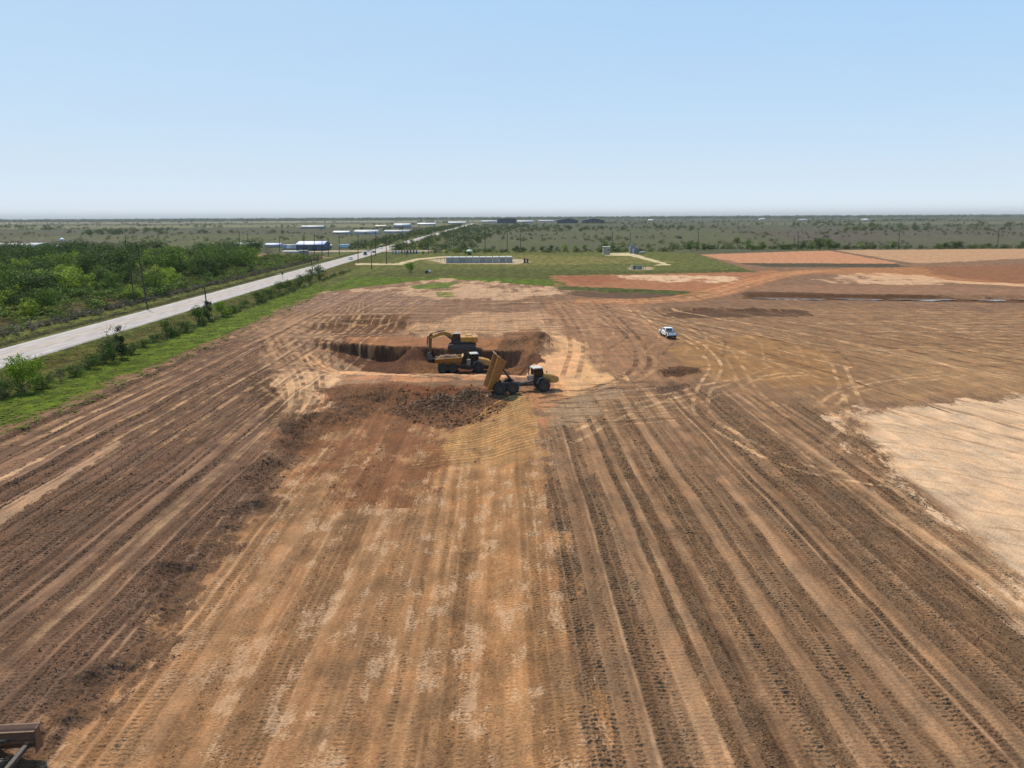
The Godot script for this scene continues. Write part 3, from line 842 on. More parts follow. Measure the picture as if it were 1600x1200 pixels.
func clod_mesh(seed_: int) -> Mesh:
	# a broken lump of earth: an octahedron cut once more, pushed in and out
	var r := RandomNumberGenerator.new()
	r.seed = seed_
	var p := [Vector3.UP, Vector3.DOWN, Vector3.LEFT, Vector3.RIGHT, Vector3.FORWARD, Vector3.BACK]
	var q := []
	for v in p:
		q.append((v + Vector3(r.randf_range(-0.35, 0.35), r.randf_range(-0.3, 0.3), r.randf_range(-0.35, 0.35))) * Vector3(1.0, 0.72, 1.0) * r.randf_range(0.75, 1.1))
	var st := SurfaceTool.new()
	st.begin(Mesh.PRIMITIVE_TRIANGLES)
	st.set_smooth_group(-1)
	for f in [[0, 2, 5], [0, 5, 3], [0, 3, 4], [0, 4, 2], [1, 5, 2], [1, 3, 5], [1, 4, 3], [1, 2, 4]]:
		var mid: Vector3 = (q[f[0]] + q[f[1]] + q[f[2]]) / 3.0 * r.randf_range(1.1, 1.45)
		for e in 3:
			st.add_vertex(q[f[e]])
			st.add_vertex(q[f[(e + 1) % 3]])
			st.add_vertex(mid)
	st.generate_normals()
	return st.commit()

func scatter_clods():
	var r := RandomNumberGenerator.new()
	r.seed = 31
	var where := [[], []]
	var tint := [PackedColorArray(), PackedColorArray()]
	for t in tiles:
		if t.relief <= 0.0:
			continue
		var tries := 120000 if t.d0 < 50.0 else 70000
		var w: int = t.w
		var h: int = t.h
		for n in tries:
			var u := r.randf()
			var v := r.randf()
			if t.d0 > 50.0: v = v * v
			var d: float = t.d0 + v * (t.d1 - t.d0)
			var x: float = t.x0 + u * (t.x1 - t.x0)
			if absf(x) > d * 0.74 + 8.0 or d < 25.0:
				continue
			var k := mini(int(v * h), h - 1) * w + mini(int(u * w), w - 1)
			var rough: float = t.keep[k] / 180.0
			if r.randf() > rough * rough * rough * 1.3 - 0.3:
				continue
			var heap := x > -14.5 and x < 2.0 and d > 86.0 and d < 103.0
			var size := (0.015 + 0.06 * pow(r.randf(), 4.0)) * (1.0 if d < 64.0 else 1.7)
			if heap: size = 0.025 + 0.26 * pow(r.randf(), 5.0)
			var y: float = land(x, d) + (t.hg[k] - 128) / 255.0 * float(t.relief)
			var b := Basis.from_euler(Vector3(r.randf() * 6.0, r.randf() * 6.0, r.randf() * 6.0)).scaled(Vector3.ONE * size)
			var which := r.randi() % 2
			where[which].append(Transform3D(b, Vector3(x, y + size * 0.15, -d)))
			var c := Color8(t.rgb[k * 3], t.rgb[k * 3 + 1], t.rgb[k * 3 + 2]).srgb_to_linear()
			tint[which].append(c * r.randf_range(0.9, 1.35))
	# the tipped heap: everything from crumbs to blocks
	for n in 14000:
		var a := r.randf() * TAU
		var q := sqrt(r.randf())
		var x := -7.0 + 8.6 * q * cos(a)
		var d := 95.8 + 0.22 * x + 1.5 + 4.0 * q * sin(a)
		if absf(x - 4.0) < 2.5: continue
		var size := 0.025 + 0.3 * pow(r.randf(), 6.0) * (1.1 - q)
		var b := Basis.from_euler(Vector3(r.randf() * 6.0, r.randf() * 6.0, r.randf() * 6.0)).scaled(Vector3.ONE * size)
		var which := r.randi() % 2
		where[which].append(Transform3D(b, Vector3(x, land(x, d) + size * 0.2, -d)))
		var k := r.randf_range(0.8, 1.3)
		tint[which].append(Color(0.150 * k, 0.087 * k, 0.050 * k) if r.randf() < 0.75 else Color(0.2 * k, 0.12 * k, 0.075 * k))
	var m := StandardMaterial3D.new()
	m.vertex_color_use_as_albedo = true
	m.roughness = 0.95
	m.metallic_specular = 0.2
	for k in 2:
		var mm := MultiMesh.new()
		mm.transform_format = MultiMesh.TRANSFORM_3D
		mm.use_colors = true
		mm.mesh = clod_mesh(50 + k)
		mm.mesh.surface_set_material(0, m)
		mm.instance_count = where[k].size()
		for i in where[k].size():
			mm.set_instance_transform(i, where[k][i])
			mm.set_instance_color(i, tint[k][i])
		var o := MultiMeshInstance3D.new()
		o.name = numbered("dirt_clods")
		o.multimesh = mm
		add_child(o)
		tag(o, ["loose brown clods of earth strewn over the graded lanes", "crumbled lumps of soil lying among the wheel tracks"][k], "soil", "", "stuff")
	print("clods ", where[0].size() + where[1].size())

# ---------------------------------------------------------------- mesh helpers
func begin() -> SurfaceTool:
	var st := SurfaceTool.new()
	st.begin(Mesh.PRIMITIVE_TRIANGLES)
	return st

func done(st: SurfaceTool) -> Mesh:
	st.generate_normals()
	return st.commit()

func tri(st: SurfaceTool, a: Vector3, b: Vector3, c: Vector3):
	st.add_vertex(a); st.add_vertex(b); st.add_vertex(c)

func quad(st: SurfaceTool, a: Vector3, b: Vector3, c: Vector3, d: Vector3):
	tri(st, a, b, c); tri(st, a, c, d)

# a side outline in (x, y), swept across z from z0 to z1 with chamfered rims; taper narrows the far end in z per metre of y
func slab(st: SurfaceTool, outline: Array, z0: float, z1: float, bevel := 0.03, tuck := 0.0):
	var p := PackedVector2Array()
	for i in range(0, outline.size(), 2):
		p.append(Vector2(outline[i], outline[i + 1]))
	if Geometry2D.is_polygon_clockwise(p):
		p.reverse()
	var n := p.size()
	var inner := PackedVector2Array()
	var mid := Vector2.ZERO
	for v in p: mid += v / n
	for i in n:
		var a := (p[i] - p[(i + n - 1) % n]).normalized()
		var b := (p[(i + 1) % n] - p[i]).normalized()
		var m := Vector2(-a.y - b.y, a.x + b.x).normalized()
		inner.append(p[i] + m * bevel)
	var lo := 1e9
	for v in p: lo = minf(lo, v.y)
	var rings := []
	for r in [[inner, z0], [p, z0 + bevel], [p, z1 - bevel], [inner, z1]]:
		var ring := []
		for v in r[0]:
			var zc := (z0 + z1) * 0.5
			ring.append(Vector3(v.x, v.y, zc + (r[1] - zc) * (1.0 - tuck * (v.y - lo))))
		rings.append(ring)
	st.set_smooth_group(-1)
	for k in 3:
		for i in n:
			var j := (i + 1) % n
			quad(st, rings[k][i], rings[k + 1][i], rings[k + 1][j], rings[k][j])
	var t := Geometry2D.triangulate_polygon(inner)
	for i in range(0, t.size(), 3):
		tri(st, rings[0][t[i]], rings[0][t[i + 1]], rings[0][t[i + 2]])
		tri(st, rings[3][t[i]], rings[3][t[i + 2]], rings[3][t[i + 1]])

func bar(st: SurfaceTool, c: Vector3, s: Vector3, bevel := 0.02):
	slab(st, [c.x - s.x / 2, c.y - s.y / 2, c.x + s.x / 2, c.y - s.y / 2, c.x + s.x / 2, c.y + s.y / 2, c.x - s.x / 2, c.y + s.y / 2], c.z - s.z / 2, c.z + s.z / 2, minf(bevel, minf(s.x, minf(s.y, s.z)) * 0.3))

func tube(st: SurfaceTool, a: Vector3, b: Vector3, r0: float, r1: float, n := 10, caps := true):
	var w := (b - a).normalized()
	var u := w.cross(Vector3.UP if absf(w.y) < 0.9 else Vector3.RIGHT).normalized()
	var v := w.cross(u)
	for i in n:
		var e := TAU * i / n
		var f := TAU * (i + 1) / n
		var p := u * cos(e) + v * sin(e)
		var q := u * cos(f) + v * sin(f)
		st.set_smooth_group(1)
		quad(st, a + p * r0, a + q * r0, b + q * r1, b + p * r1)
		if caps:
			st.set_smooth_group(-1)
			tri(st, a, a + q * r0, a + p * r0)
			tri(st, b, b + p * r1, b + q * r1)

# turned shape about the z axis: profile of (radius, z)
func lathe(st: SurfaceTool, c: Vector3, profile: Array, n := 20):
	for k in range(0, profile.size() - 2, 2):
		for i in n:
			var e := TAU * i / n
			var f := TAU * (i + 1) / n
			var p := Vector3(cos(e), sin(e), 0)
			var q := Vector3(cos(f), sin(f), 0)
			st.set_smooth_group(-1)
			quad(st, c + p * profile[k] + Vector3(0, 0, profile[k + 1]), c + p * profile[k + 2] + Vector3(0, 0, profile[k + 3]), c + q * profile[k + 2] + Vector3(0, 0, profile[k + 3]), c + q * profile[k] + Vector3(0, 0, profile[k + 1]))

var mats := {}
func mat(called: String, c: Color, rough := 0.6, metal := 0.0, spec := 0.5) -> StandardMaterial3D:
	if not mats.has(called):
		var m := StandardMaterial3D.new()
		m.resource_name = called
		m.albedo_color = c
		m.roughness = rough
		m.metallic = metal
		m.metallic_specular = spec
		mats[called] = m
	return mats[called]

var grime_texture: ImageTexture
func worn(called: String, c: Color, dirt: Color, amount: float, rough := 0.5) -> StandardMaterial3D:
	# paint with patches of dried mud
	if mats.has(called):
		return mats[called]
	var n := FastNoiseLite.new()
	n.seed = called.length() * 7 + 3
	n.frequency = 0.03
	n.fractal_octaves = 5
	var im := n.get_seamless_image(128, 128)
	im.convert(Image.FORMAT_RGB8)
	for y in 128:
		for x in 128:
			var v := im.get_pixel(x, y).r
			im.set_pixel(x, y, c.lerp(dirt, clampf((v - 0.55 + amount * 0.4) * 1.5, 0.0, 0.6)))
	var m := StandardMaterial3D.new()
	m.resource_name = called
	m.albedo_texture = ImageTexture.create_from_image(im)
	m.uv1_triplanar = true
	m.uv1_scale = Vector3.ONE * 0.6
	m.roughness = rough
	mats[called] = m
	return m

func glass() -> StandardMaterial3D:
	var m := mat("tinted_glass", Color(0.03, 0.04, 0.045, 0.72), 0.06)
	m.transparency = BaseMaterial3D.TRANSPARENCY_ALPHA
	return m

func yellow() -> Material: return worn("yellow_paint", Color8(190, 132, 40), Color8(122, 94, 66), 0.35, 0.42)
func yellow_body() -> Material: return worn("tipper_paint", Color8(166, 110, 42), Color8(108, 80, 56), 0.55, 0.55)
func steel() -> Material: return worn("dark_steel", Color8(52, 50, 48), Color8(104, 84, 66), 0.4, 0.6)
func rubber() -> Material: return worn("tyre_rubber", Color8(38, 37, 37), Color8(96, 78, 62), 0.35, 0.85)

func wheel(parent: Node, at: Vector3, r: float, w: float, rim_m: Material, lugs := true):
	var o := Node3D.new()
	o.name = "wheel"
	o.position = at
	parent.add_child(o, true)
	var key := "wheel%.2f_%.2f" % [r, w]
	if not mats.has(key):
		var st := begin()
		lathe(st, Vector3.ZERO, [r * 0.55, -w * 0.5, r * 0.86, -w * 0.5, r * 0.97, -w * 0.38, r * 0.97, w * 0.38, r * 0.86, w * 0.5, r * 0.55, w * 0.5], 24)
		if lugs:
			for i in 18:
				for s in [-1, 1]:
					var e: float = TAU * (i + 0.25 * s) / 18.0
					var c := Vector3(cos(e), sin(e), 0) * r * 0.985
					var t := Vector3(-sin(e), cos(e), 0) * r * 0.055
					var up := Vector3(cos(e), sin(e), 0) * r * 0.03
					var z0: float = 0.04 * w * s
					var z1: float = 0.47 * w * s
					st.set_smooth_group(-1)
					quad(st, c - t + up + Vector3(0, 0, z0), c + t + up + Vector3(0, 0, z0), c + t * 1.6 + up * 0.4 + Vector3(0, 0, z1), c - t * 0.4 + up * 0.4 + Vector3(0, 0, z1))
					quad(st, c - t - up + Vector3(0, 0, z0), c - t + up + Vector3(0, 0, z0), c - t * 0.4 + up * 0.4 + Vector3(0, 0, z1), c - t * 0.4 - up + Vector3(0, 0, z1))
					quad(st, c + t + up + Vector3(0, 0, z0), c + t - up + Vector3(0, 0, z0), c + t * 1.6 - up + Vector3(0, 0, z1), c + t * 1.6 + up * 0.4 + Vector3(0, 0, z1))
		var rs := begin()
		lathe(rs, Vector3.ZERO, [r * 0.0, -w * 0.3, r * 0.2, -w * 0.36, r * 0.24, -w * 0.22, r * 0.5, -w * 0.2, r * 0.57, -w * 0.48, r * 0.57, w * 0.48, r * 0.5, w * 0.2, r * 0.24, w * 0.22, r * 0.2, w * 0.36, 0.0, w * 0.3], 16)
		mats[key] = [done(st), done(rs)]
	put("tyre", mats[key][0], rubber(), o)
	put("rim", mats[key][1], rim_m, o)

func piece(parent: Node, called: String, st: SurfaceTool, m: Material) -> MeshInstance3D:
	return put(called, done(st), m, parent)

# ---------------------------------------------------------------- articulated dump truck
# local axes: x forward, y up, z to the driver's right; the joint stands at x = 0
func dump_truck(called: String, at: Vector3, heading: float, bend: float, tipped: float, loaded: bool, pitch := 0.0) -> Node3D:
	var t := base(called, at, heading)
	t.rotation.z = pitch
	t.scale = Vector3.ONE * 0.95
	var rim := worn("truck_rim", Color8(70, 60, 44), Color8(92, 76, 58), 0.5, 0.7)
	# tractor half turns about the joint
	var f := Node3D.new()
	f.name = "tractor_unit"
	f.rotation.y = bend
	t.add_child(f)
	var st := begin()
	bar(st, Vector3(1.6, 1.05, 0), Vector3(3.4, 0.42, 1.1), 0.05)
	bar(st, Vector3(0.25, 1.15, 0), Vector3(0.9, 0.62, 0.8), 0.05)
	bar(st, Vector3(2.35, 0.95, 0), Vector3(0.35, 0.35, 2.1), 0.05)
	piece(f, "chassis", st, steel())
	st = begin()
	slab(st, [2.35, 1.32, 4.3, 1.16, 4.78, 1.34, 4.86, 1.75, 4.62, 2.1, 3.4, 2.5, 2.35, 2.62], -1.12, 1.12, 0.12, 0.12)
	piece(f, "hood", st, yellow())
	st = begin()
	for k in 6:
		bar(st, Vector3(4.84 - 0.012 * k, 1.42 + 0.1 * k, 0), Vector3(0.06, 0.045, 1.5), 0.01)
	piece(f, "grille", st, steel())
	for s in [-1, 1]:
		st = begin()
		bar(st, Vector3(4.83, 1.62, 0.86 * s), Vector3(0.06, 0.18, 0.22), 0.02)
		piece(f, "headlight", st, mat("lamp_lens", Color8(226, 226, 220), 0.15))
		st = begin()
		slab(st, [1.28, 1.3, 1.36, 1.3, 1.62, 1.86, 2.1, 2.1, 2.6, 2.12, 3.1, 1.9, 3.42, 1.42, 3.5, 1.44, 3.18, 1.98, 2.64, 2.2, 2.08, 2.18, 1.56, 1.92], 0.94 * s - 0.34, 0.94 * s + 0.46 if s > 0 else 0.94 * s + 0.34, 0.02)
		piece(f, "fender", st, worn("fender_grey", Color8(112, 108, 100), Color8(120, 96, 74), 0.4))
		wheel(f, Vector3(2.36, 0.93, 1.28 * s), 0.93, 0.68, rim)
	# cab: posts, panes, roof
	st = begin()
	slab(st, [0.95, 1.4, 2.5, 1.4, 2.62, 2.1, 2.5, 2.14, 0.95, 2.14], -0.86, 0.86, 0.06)
	for s in [-1, 1]:
		for q in [[1.0, 2.1, 1.06, 3.42], [1.72, 2.1, 1.74, 3.42], [2.5, 2.1, 2.3, 3.42]]:
			tube(st, Vector3(q[0], q[1], 0.8 * s), Vector3(q[2], q[3], 0.76 * s), 0.055, 0.05, 6)
	piece(f, "cab_frame", st, mat("cab_black", Color8(30, 30, 31), 0.5))
	st = begin()
	slab(st, [0.88, 3.4, 2.42, 3.4, 2.38, 3.52, 2.2, 3.58, 1.05, 3.58, 0.9, 3.52], -0.92, 0.92, 0.06)
	piece(f, "cab_roof", st, worn("cab_roof_paint", Color8(190, 188, 180), Color8(140, 120, 98), 0.3))
	for s in [-1, 1]:
		st = begin()
		slab(st, [1.06, 2.16, 2.46, 2.16, 2.28, 3.4, 1.08, 3.4], 0.785 * s - 0.008, 0.785 * s + 0.008, 0.003)
		piece(f, "side_window", st, glass())
	for q in [[2.5, 2.3], [0.99, 1.05]]:
		st = begin()
		slab(st, [q[0] - 0.012, 2.16, q[0] + 0.012, 2.16, q[1] + 0.012, 3.38, q[1] - 0.012, 3.38], -0.74, 0.74, 0.004)
		piece(f, "windscreen" if q[0] > 2.0 else "rear_window", st, glass())
	st = begin()
	slab(st, [1.3, 2.1, 1.8, 2.1, 1.8, 2.3, 1.46, 2.34, 1.4, 2.95, 1.24, 2.95], -0.26, 0.26, 0.05)
	piece(f, "seat", st, mat("seat_cloth", Color8(44, 44, 46), 0.9))
	# behind the cab: air cleaner, tank, stack, mirrors
	st = begin()
	bar(st, Vector3(0.62, 2.05, 0.62), Vector3(0.5, 0.9, 0.6), 0.08)
	piece(f, "air_cleaner", st, worn("cabinet_grey", Color8(140, 136, 128), Color8(120, 96, 74), 0.4))
	st = begin()
	bar(st, Vector3(0.62, 1.85, -0.6), Vector3(0.5, 0.6, 0.66), 0.08)
	piece(f, "hydraulic_tank", st, worn("cabinet_grey", Color8(140, 136, 128), Color8(120, 96, 74), 0.4))
	st = begin()
	tube(st, Vector3(0.7, 2.2, -0.85), Vector3(0.7, 3.45, -0.85), 0.09, 0.085, 10)
	tube(st, Vector3(0.7, 3.45, -0.85), Vector3(0.55, 3.65, -0.85), 0.085, 0.08, 10)
	piece(f, "exhaust_stack", st, mat("exhaust_metal", Color8(120, 112, 104), 0.4, 0.7))
	for s in [-1, 1]:
		st = begin()
		tube(st, Vector3(2.45, 3.0, 0.85 * s), Vector3(2.75, 3.05, 1.32 * s), 0.02, 0.02, 6)
		bar(st, Vector3(2.76, 2.95, 1.36 * s), Vector3(0.05, 0.45, 0.22), 0.015)
		piece(f, "mirror", st, mat("cab_black", Color.BLACK))
		st = begin()
		for k in 4:
			bar(st, Vector3(1.45 - 0.06 * k, 0.62 + 0.27 * k, (1.2 - 0.05 * k) * s), Vector3(0.42, 0.04, 0.2), 0.01)
		for e in [-0.2, 0.2]:
			tube(st, Vector3(1.45 + e, 0.55, 1.22 * s), Vector3(1.25 + e, 1.55, 1.02 * s), 0.025, 0.025, 6)
		piece(f, "ladder", st, steel())
	# rear half
	var b := Node3D.new()
	b.name = "rear_unit"
	t.add_child(b)
	st = begin()
	tube(st, Vector3(0.15, 1.1, 0), Vector3(-0.9, 1.1, 0), 0.34, 0.34, 12)
	for s in [-1, 1]:
		slab(st, [-0.6, 0.95, -5.0, 1.0, -5.0, 1.36, -0.6, 1.36], 0.42 * s - 0.09, 0.42 * s + 0.09, 0.02)
	bar(st, Vector3(-0.7, 1.15, 0), Vector3(0.25, 0.5, 1.0), 0.04)
	bar(st, Vector3(-4.9, 1.15, 0), Vector3(0.2, 0.4, 1.0), 0.04)
	for x in [-2.35, -4.25]:
		tube(st, Vector3(x, 0.93, -1.2), Vector3(x, 0.93, 1.2), 0.2, 0.2, 10)
	piece(b, "chassis", st, steel())
	for x in [-2.35, -4.25]:
		for s in [-1, 1]:
			wheel(b, Vector3(x, 0.93, 1.28 * s), 0.93, 0.68, rim)
	# tipping body turns about its rear pin
	var body := Node3D.new()
	body.name = "tipper_body"
	body.position = Vector3(-4.55, 1.42, 0)
	body.rotation.z = -tipped
	t.add_child(body)
	tipper(body)
	if loaded:
		heap_of_earth(body)
	if tipped > 0.1:
		for s in [-1, 1]:
			st = begin()
			var foot := Vector3(-1.9, 1.3, 0.72 * s)
			var head := Vector3(-4.55, 1.42, 0) + Vector3(2.45, 0.05, 0.0).rotated(Vector3(0, 0, 1), tipped) + Vector3(0, 0, 0.72 * s)
			tube(st, foot, foot.lerp(head, 0.5), 0.13, 0.13, 10)
			tube(st, foot.lerp(head, 0.45), head, 0.08, 0.08, 10)
			piece(b, "hoist_cylinder", st, steel())
	body.rotation.z = tipped
	body.scale = Vector3(0.84, 0.9, 0.92)
	return t

func tipper(body: Node3D):
	# the flared tub: side, floor and front plates with real thickness, measured from the rear pin
	var st := begin()
	var side := [-1.55, 1.02, 4.65, 1.62, 4.65, 1.5]
	for s in [-1, 1]:
		# lower knuckle plate and flared upper plate
		var low := [Vector3(-1.2, 0.62, 0.95 * s), Vector3(0.2, 0.06, 0.92 * s), Vector3(4.3, 0.05, 0.92 * s), Vector3(4.55, 0.75, 1.25 * s), Vector3(0.2, 0.72, 1.3 * s), Vector3(-1.35, 0.95, 1.3 * s)]
		var up := [Vector3(-1.35, 0.95, 1.3 * s), Vector3(0.2, 0.72, 1.3 * s), Vector3(4.55, 0.75, 1.3 * s), Vector3(4.72, 1.72, 1.5 * s), Vector3(0.6, 1.5, 1.56 * s), Vector3(-1.3, 1.42, 1.52 * s)]
		for ring in [low, up]:
			thick_plate(st, ring, 0.07, Vector3(0, 0, -s))
	# front wall, floor, tail chute
	thick_plate(st, [Vector3(4.3, 0.05, -0.95), Vector3(4.3, 0.05, 0.95), Vector3(4.6, 0.75, 1.3), Vector3(4.72, 1.72, 1.5), Vector3(4.72, 1.72, -1.5), Vector3(4.6, 0.75, -1.3)], 0.07, Vector3(-1, 0, 0))
	thick_plate(st, [Vector3(0.2, 0.05, -0.95), Vector3(4.3, 0.05, -0.95), Vector3(4.3, 0.05, 0.95), Vector3(0.2, 0.05, 0.95)], 0.07, Vector3(0, 1, 0))
	thick_plate(st, [Vector3(-1.3, 0.66, -1.0), Vector3(0.2, 0.05, -0.95), Vector3(0.2, 0.05, 0.95), Vector3(-1.3, 0.66, 1.0)], 0.07, Vector3(0, 1, 0))
	piece(body, "tub", st, yellow_body())
	# ribs under and along the tub
	st = begin()
	for x in [0.9, 2.1, 3.3, 4.2]:
		bar(st, Vector3(x, -0.04, 0), Vector3(0.16, 0.16, 1.8), 0.03)
	for s in [-1, 1]:
		slab(st, [0.2, -0.16, 4.2, -0.16, 4.2, 0.02, 0.2, 0.02], 0.42 * s - 0.09, 0.42 * s + 0.09, 0.02)
	piece(body, "underframe", st, yellow_body())
	for s in [-1, 1]:
		st = begin()
		tube(st, Vector3(-1.3, 1.44, 1.54 * s), Vector3(0.6, 1.52, 1.58 * s), 0.085, 0.085, 8)
		tube(st, Vector3(0.6, 1.52, 1.58 * s), Vector3(4.72, 1.74, 1.52 * s), 0.085, 0.085, 8)
		piece(body, "top_rail", st, yellow())
	st = begin()
	thick_plate(st, [Vector3(4.7, 1.72, -1.5), Vector3(4.7, 1.72, 1.5), Vector3(5.05, 2.1, 1.3), Vector3(5.05, 2.1, -1.3)], 0.06, Vector3(-0.6, 0.7, 0))
	piece(body, "spill_guard", st, worn("guard_paint", Color8(206, 184, 136), Color8(120, 96, 74), 0.3))

func thick_plate(st: SurfaceTool, ring: Array, thick: float, inward: Vector3):
	var off := inward.normalized() * thick
	var n := ring.size()
	var nrm: Vector3 = (ring[1] - ring[0]).cross(ring[n - 1] - ring[0])
	var a := ring.duplicate()
	# order so that outer faces run clockwise seen from outside
	if nrm.dot(inward) < 0.0:
		a.reverse()
	st.set_smooth_group(-1)
	for k in range(1, n - 1):
		tri(st, a[0], a[k], a[k + 1])
		tri(st, a[0] + off, a[k + 1] + off, a[k] + off)
	for k in n:
		var p: Vector3 = a[k]
		var q: Vector3 = a[(k + 1) % n]
		quad(st, p, p + off, q + off, q)

func heap_of_earth(body: Node3D):
	var st := begin()
	var nx := 26
	var nz := 16
	var n := FastNoiseLite.new()
	n.seed = 12
	n.frequency = 0.9
	var g := []
	for i in nx + 1:
		var row := []
		for j in nz + 1:
			var x := lerpf(-1.1, 4.5, float(i) / nx)
			var z := lerpf(-1.38, 1.38, float(j) / nz)
			var e := minf(minf(i, nx - i) / 5.0, minf(j, nz - j) / 4.0)
			row.append(Vector3(x, 1.05 + 1.05 * clampf(e, 0.0, 1.0) * (1.0 - 0.25 * absf(x - 1.8) / 3.0) + 0.22 * n.get_noise_2d(x, z), z))
		g.append(row)
	st.set_smooth_group(-1)
	for i in nx:
		for j in nz:
			quad(st, g[i][j], g[i][j + 1], g[i + 1][j + 1], g[i + 1][j])
	piece(body, "earth_load", st, worn("loaded_earth", Color8(104, 80, 60), Color8(146, 110, 80), 0.4, 0.95))

# ---------------------------------------------------------------- excavator
# local axes: x towards the boom, y up, z to the driver's right
func excavator(at: Vector3, heading: float) -> Node3D:
	var t := base("excavator", at, heading)
	var st: SurfaceTool
	for s in [-1, 1]:
		var track_ := Node3D.new()
		track_.name = "crawler_track"
		track_.position = Vector3(0, 0, 1.45 * s)
		t.add_child(track_, true)
		st = begin()
		slab(st, [-2.1, 0.0, 2.1, 0.0, 2.5, 0.18, 2.62, 0.55, 2.45, 0.9, 2.1, 1.06, -2.1, 1.06, -2.45, 0.9, -2.62, 0.55, -2.5, 0.18], -0.3, 0.3, 0.03)
		put("belt", done(st), worn("track_steel", Color8(58, 54, 50), Color8(104, 82, 62), 0.6, 0.6), track_)
		st = begin()
		for k in 17:
			bar(st, Vector3(-2.1 + k * 0.262, 1.075, 0), Vector3(0.09, 0.05, 0.58), 0.01)
			bar(st, Vector3(-2.1 + k * 0.262, 0.0, 0), Vector3(0.09, 0.05, 0.58), 0.01)
		put("cleats", done(st), mats["track_steel"], track_)
		st = begin()
		for k in 7:
			tube(st, Vector3(-1.8 + k * 0.6, 0.24, -0.33), Vector3(-1.8 + k * 0.6, 0.24, 0.33), 0.17, 0.17, 10)
		for x in [-2.1, 2.1]:
			tube(st, Vector3(x, 0.53, -0.33), Vector3(x, 0.53, 0.33), 0.36, 0.36, 14)
		put("rollers", done(st), steel(), track_)
	st = begin()
	bar(st, Vector3(0, 0.72, 0), Vector3(2.0, 0.5, 2.5), 0.06)
	tube(st, Vector3(0, 0.9, 0), Vector3(0, 1.24, 0), 0.72, 0.72, 20)
	piece(t, "carbody", st, steel())
	# house: engine deck, counterweight
	st = begin()
	bar(st, Vector3(-0.1, 1.36, 0), Vector3(3.7, 0.24, 2.9), 0.04)
	piece(t, "turntable_deck", st, steel())
	st = begin()
	slab(st, [-2.0, 1.5, 0.2, 1.5, 0.2, 2.3, -0.5, 2.42, -2.0, 2.42], -1.48, 1.48, 0.1)
	piece(t, "engine_housing", st, yellow())
	st = begin()
	slab(st, [-2.95, 1.42, -2.0, 1.3, -2.0, 2.44, -2.7, 2.44, -3.0, 2.25], -1.5, 1.5, 0.14)
	piece(t, "counterweight", st, yellow())
	st = begin()
	bar(st, Vector3(-1.2, 2.5, 0.4), Vector3(1.1, 0.2, 1.1), 0.06)
	tube(st, Vector3(-0.6, 2.4, 0.9), Vector3(-0.6, 2.95, 0.9), 0.09, 0.09, 10)
	piece(t, "engine_cover", st, worn("cover_tan", Color8(210, 176, 108), Color8(128, 98, 70), 0.3))
	for z in [-1.42, 1.42]:
		st = begin()
		for x in [-1.9, -1.0, -0.1]:
			tube(st, Vector3(x, 2.4, z), Vector3(x, 2.85, z), 0.022, 0.022, 6)
		tube(st, Vector3(-1.9, 2.85, z), Vector3(-0.1, 2.85, z), 0.022, 0.022, 6)
		piece(t, "handrail", st, steel())
	# cab on the left (negative z)
	st = begin()
	slab(st, [0.22, 1.46, 1.85, 1.46, 1.9, 2.0, 1.84, 2.06, 0.22, 2.06], -1.48, -0.5, 0.04)
	for z in [-1.44, -0.54]:
		for q in [[0.28, 2.04, 0.3, 3.0], [1.1, 2.04, 1.06, 3.0], [1.84, 2.04, 1.5, 3.0]]:
			tube(st, Vector3(q[0], q[1], z), Vector3(q[2], q[3], z), 0.045, 0.045, 6)
	piece(t, "cab_frame", st, mat("cab_black", Color8(30, 30, 31), 0.5))
	st = begin()
	slab(st, [0.2, 2.98, 1.58, 2.98, 1.52, 3.08, 0.28, 3.1], -1.5, -0.48, 0.04)
	piece(t, "cab_roof", st, mat("cab_roof_grey", Color8(150, 150, 146), 0.5))
	for z in [-1.45, -0.53]:
		st = begin()
		slab(st, [0.32, 2.08, 1.8, 2.08, 1.5, 2.96, 0.33, 2.96], z - 0.008, z + 0.008, 0.003)
		piece(t, "side_window", st, glass())
	st = begin()
	slab(st, [1.84, 2.08, 1.87, 2.08, 1.54, 2.96, 1.51, 2.96], -1.4, -0.58, 0.004)
	piece(t, "windscreen", st, glass())
	# boom, stick and bucket, in the machine's middle plane
	var foot := Vector3(1.25, 1.75, 0)
	st = begin()
	slab(st, [1.0, 1.55, 1.5, 1.5, 2.35, 2.3, 3.0, 2.58, 3.7, 2.55, 5.7, 1.95, 5.95, 2.1, 5.85, 2.37, 3.85, 3.18, 3.1, 3.3, 2.2, 3.02, 1.2, 2.1], -0.3, 0.3, 0.05)
	piece(t, "boom", st, worn("boom_paint", Color8(182, 124, 40), Color8(110, 84, 60), 0.45))
	st = begin()
	slab(st, [5.4, 2.85, 5.75, 3.02, 6.15, 2.5, 6.2, 0.2, 6.05, -0.75, 5.8, -0.78, 5.68, 0.2, 5.55, 1.9], -0.22, 0.22, 0.04)
	piece(t, "stick", st, worn("stick_paint", Color8(112, 80, 44), Color8(84, 66, 52), 0.6))
	st = begin()
	slab(st, [5.75, -0.6, 6.2, -0.62, 6.55, -1.0, 6.62, -1.5, 6.3, -1.95, 5.75, -2.05, 5.2, -1.8, 5.28, -1.72, 5.76, -1.9, 6.2, -1.82, 6.45, -1.45, 6.38, -1.1, 6.1, -0.85, 5.75, -0.82], -0.75, 0.75, 0.02)
	for s in [-1, 1]:
		slab(st, [5.75, -0.7, 6.2, -0.72, 6.5, -1.05, 6.55, -1.5, 6.25, -1.88, 5.75, -1.98, 5.25, -1.76], 0.72 * s - 0.03, 0.72 * s + 0.03, 0.01)
	piece(t, "bucket", st, worn("bucket_steel", Color8(96, 92, 88), Color8(120, 98, 76), 0.4, 0.4))
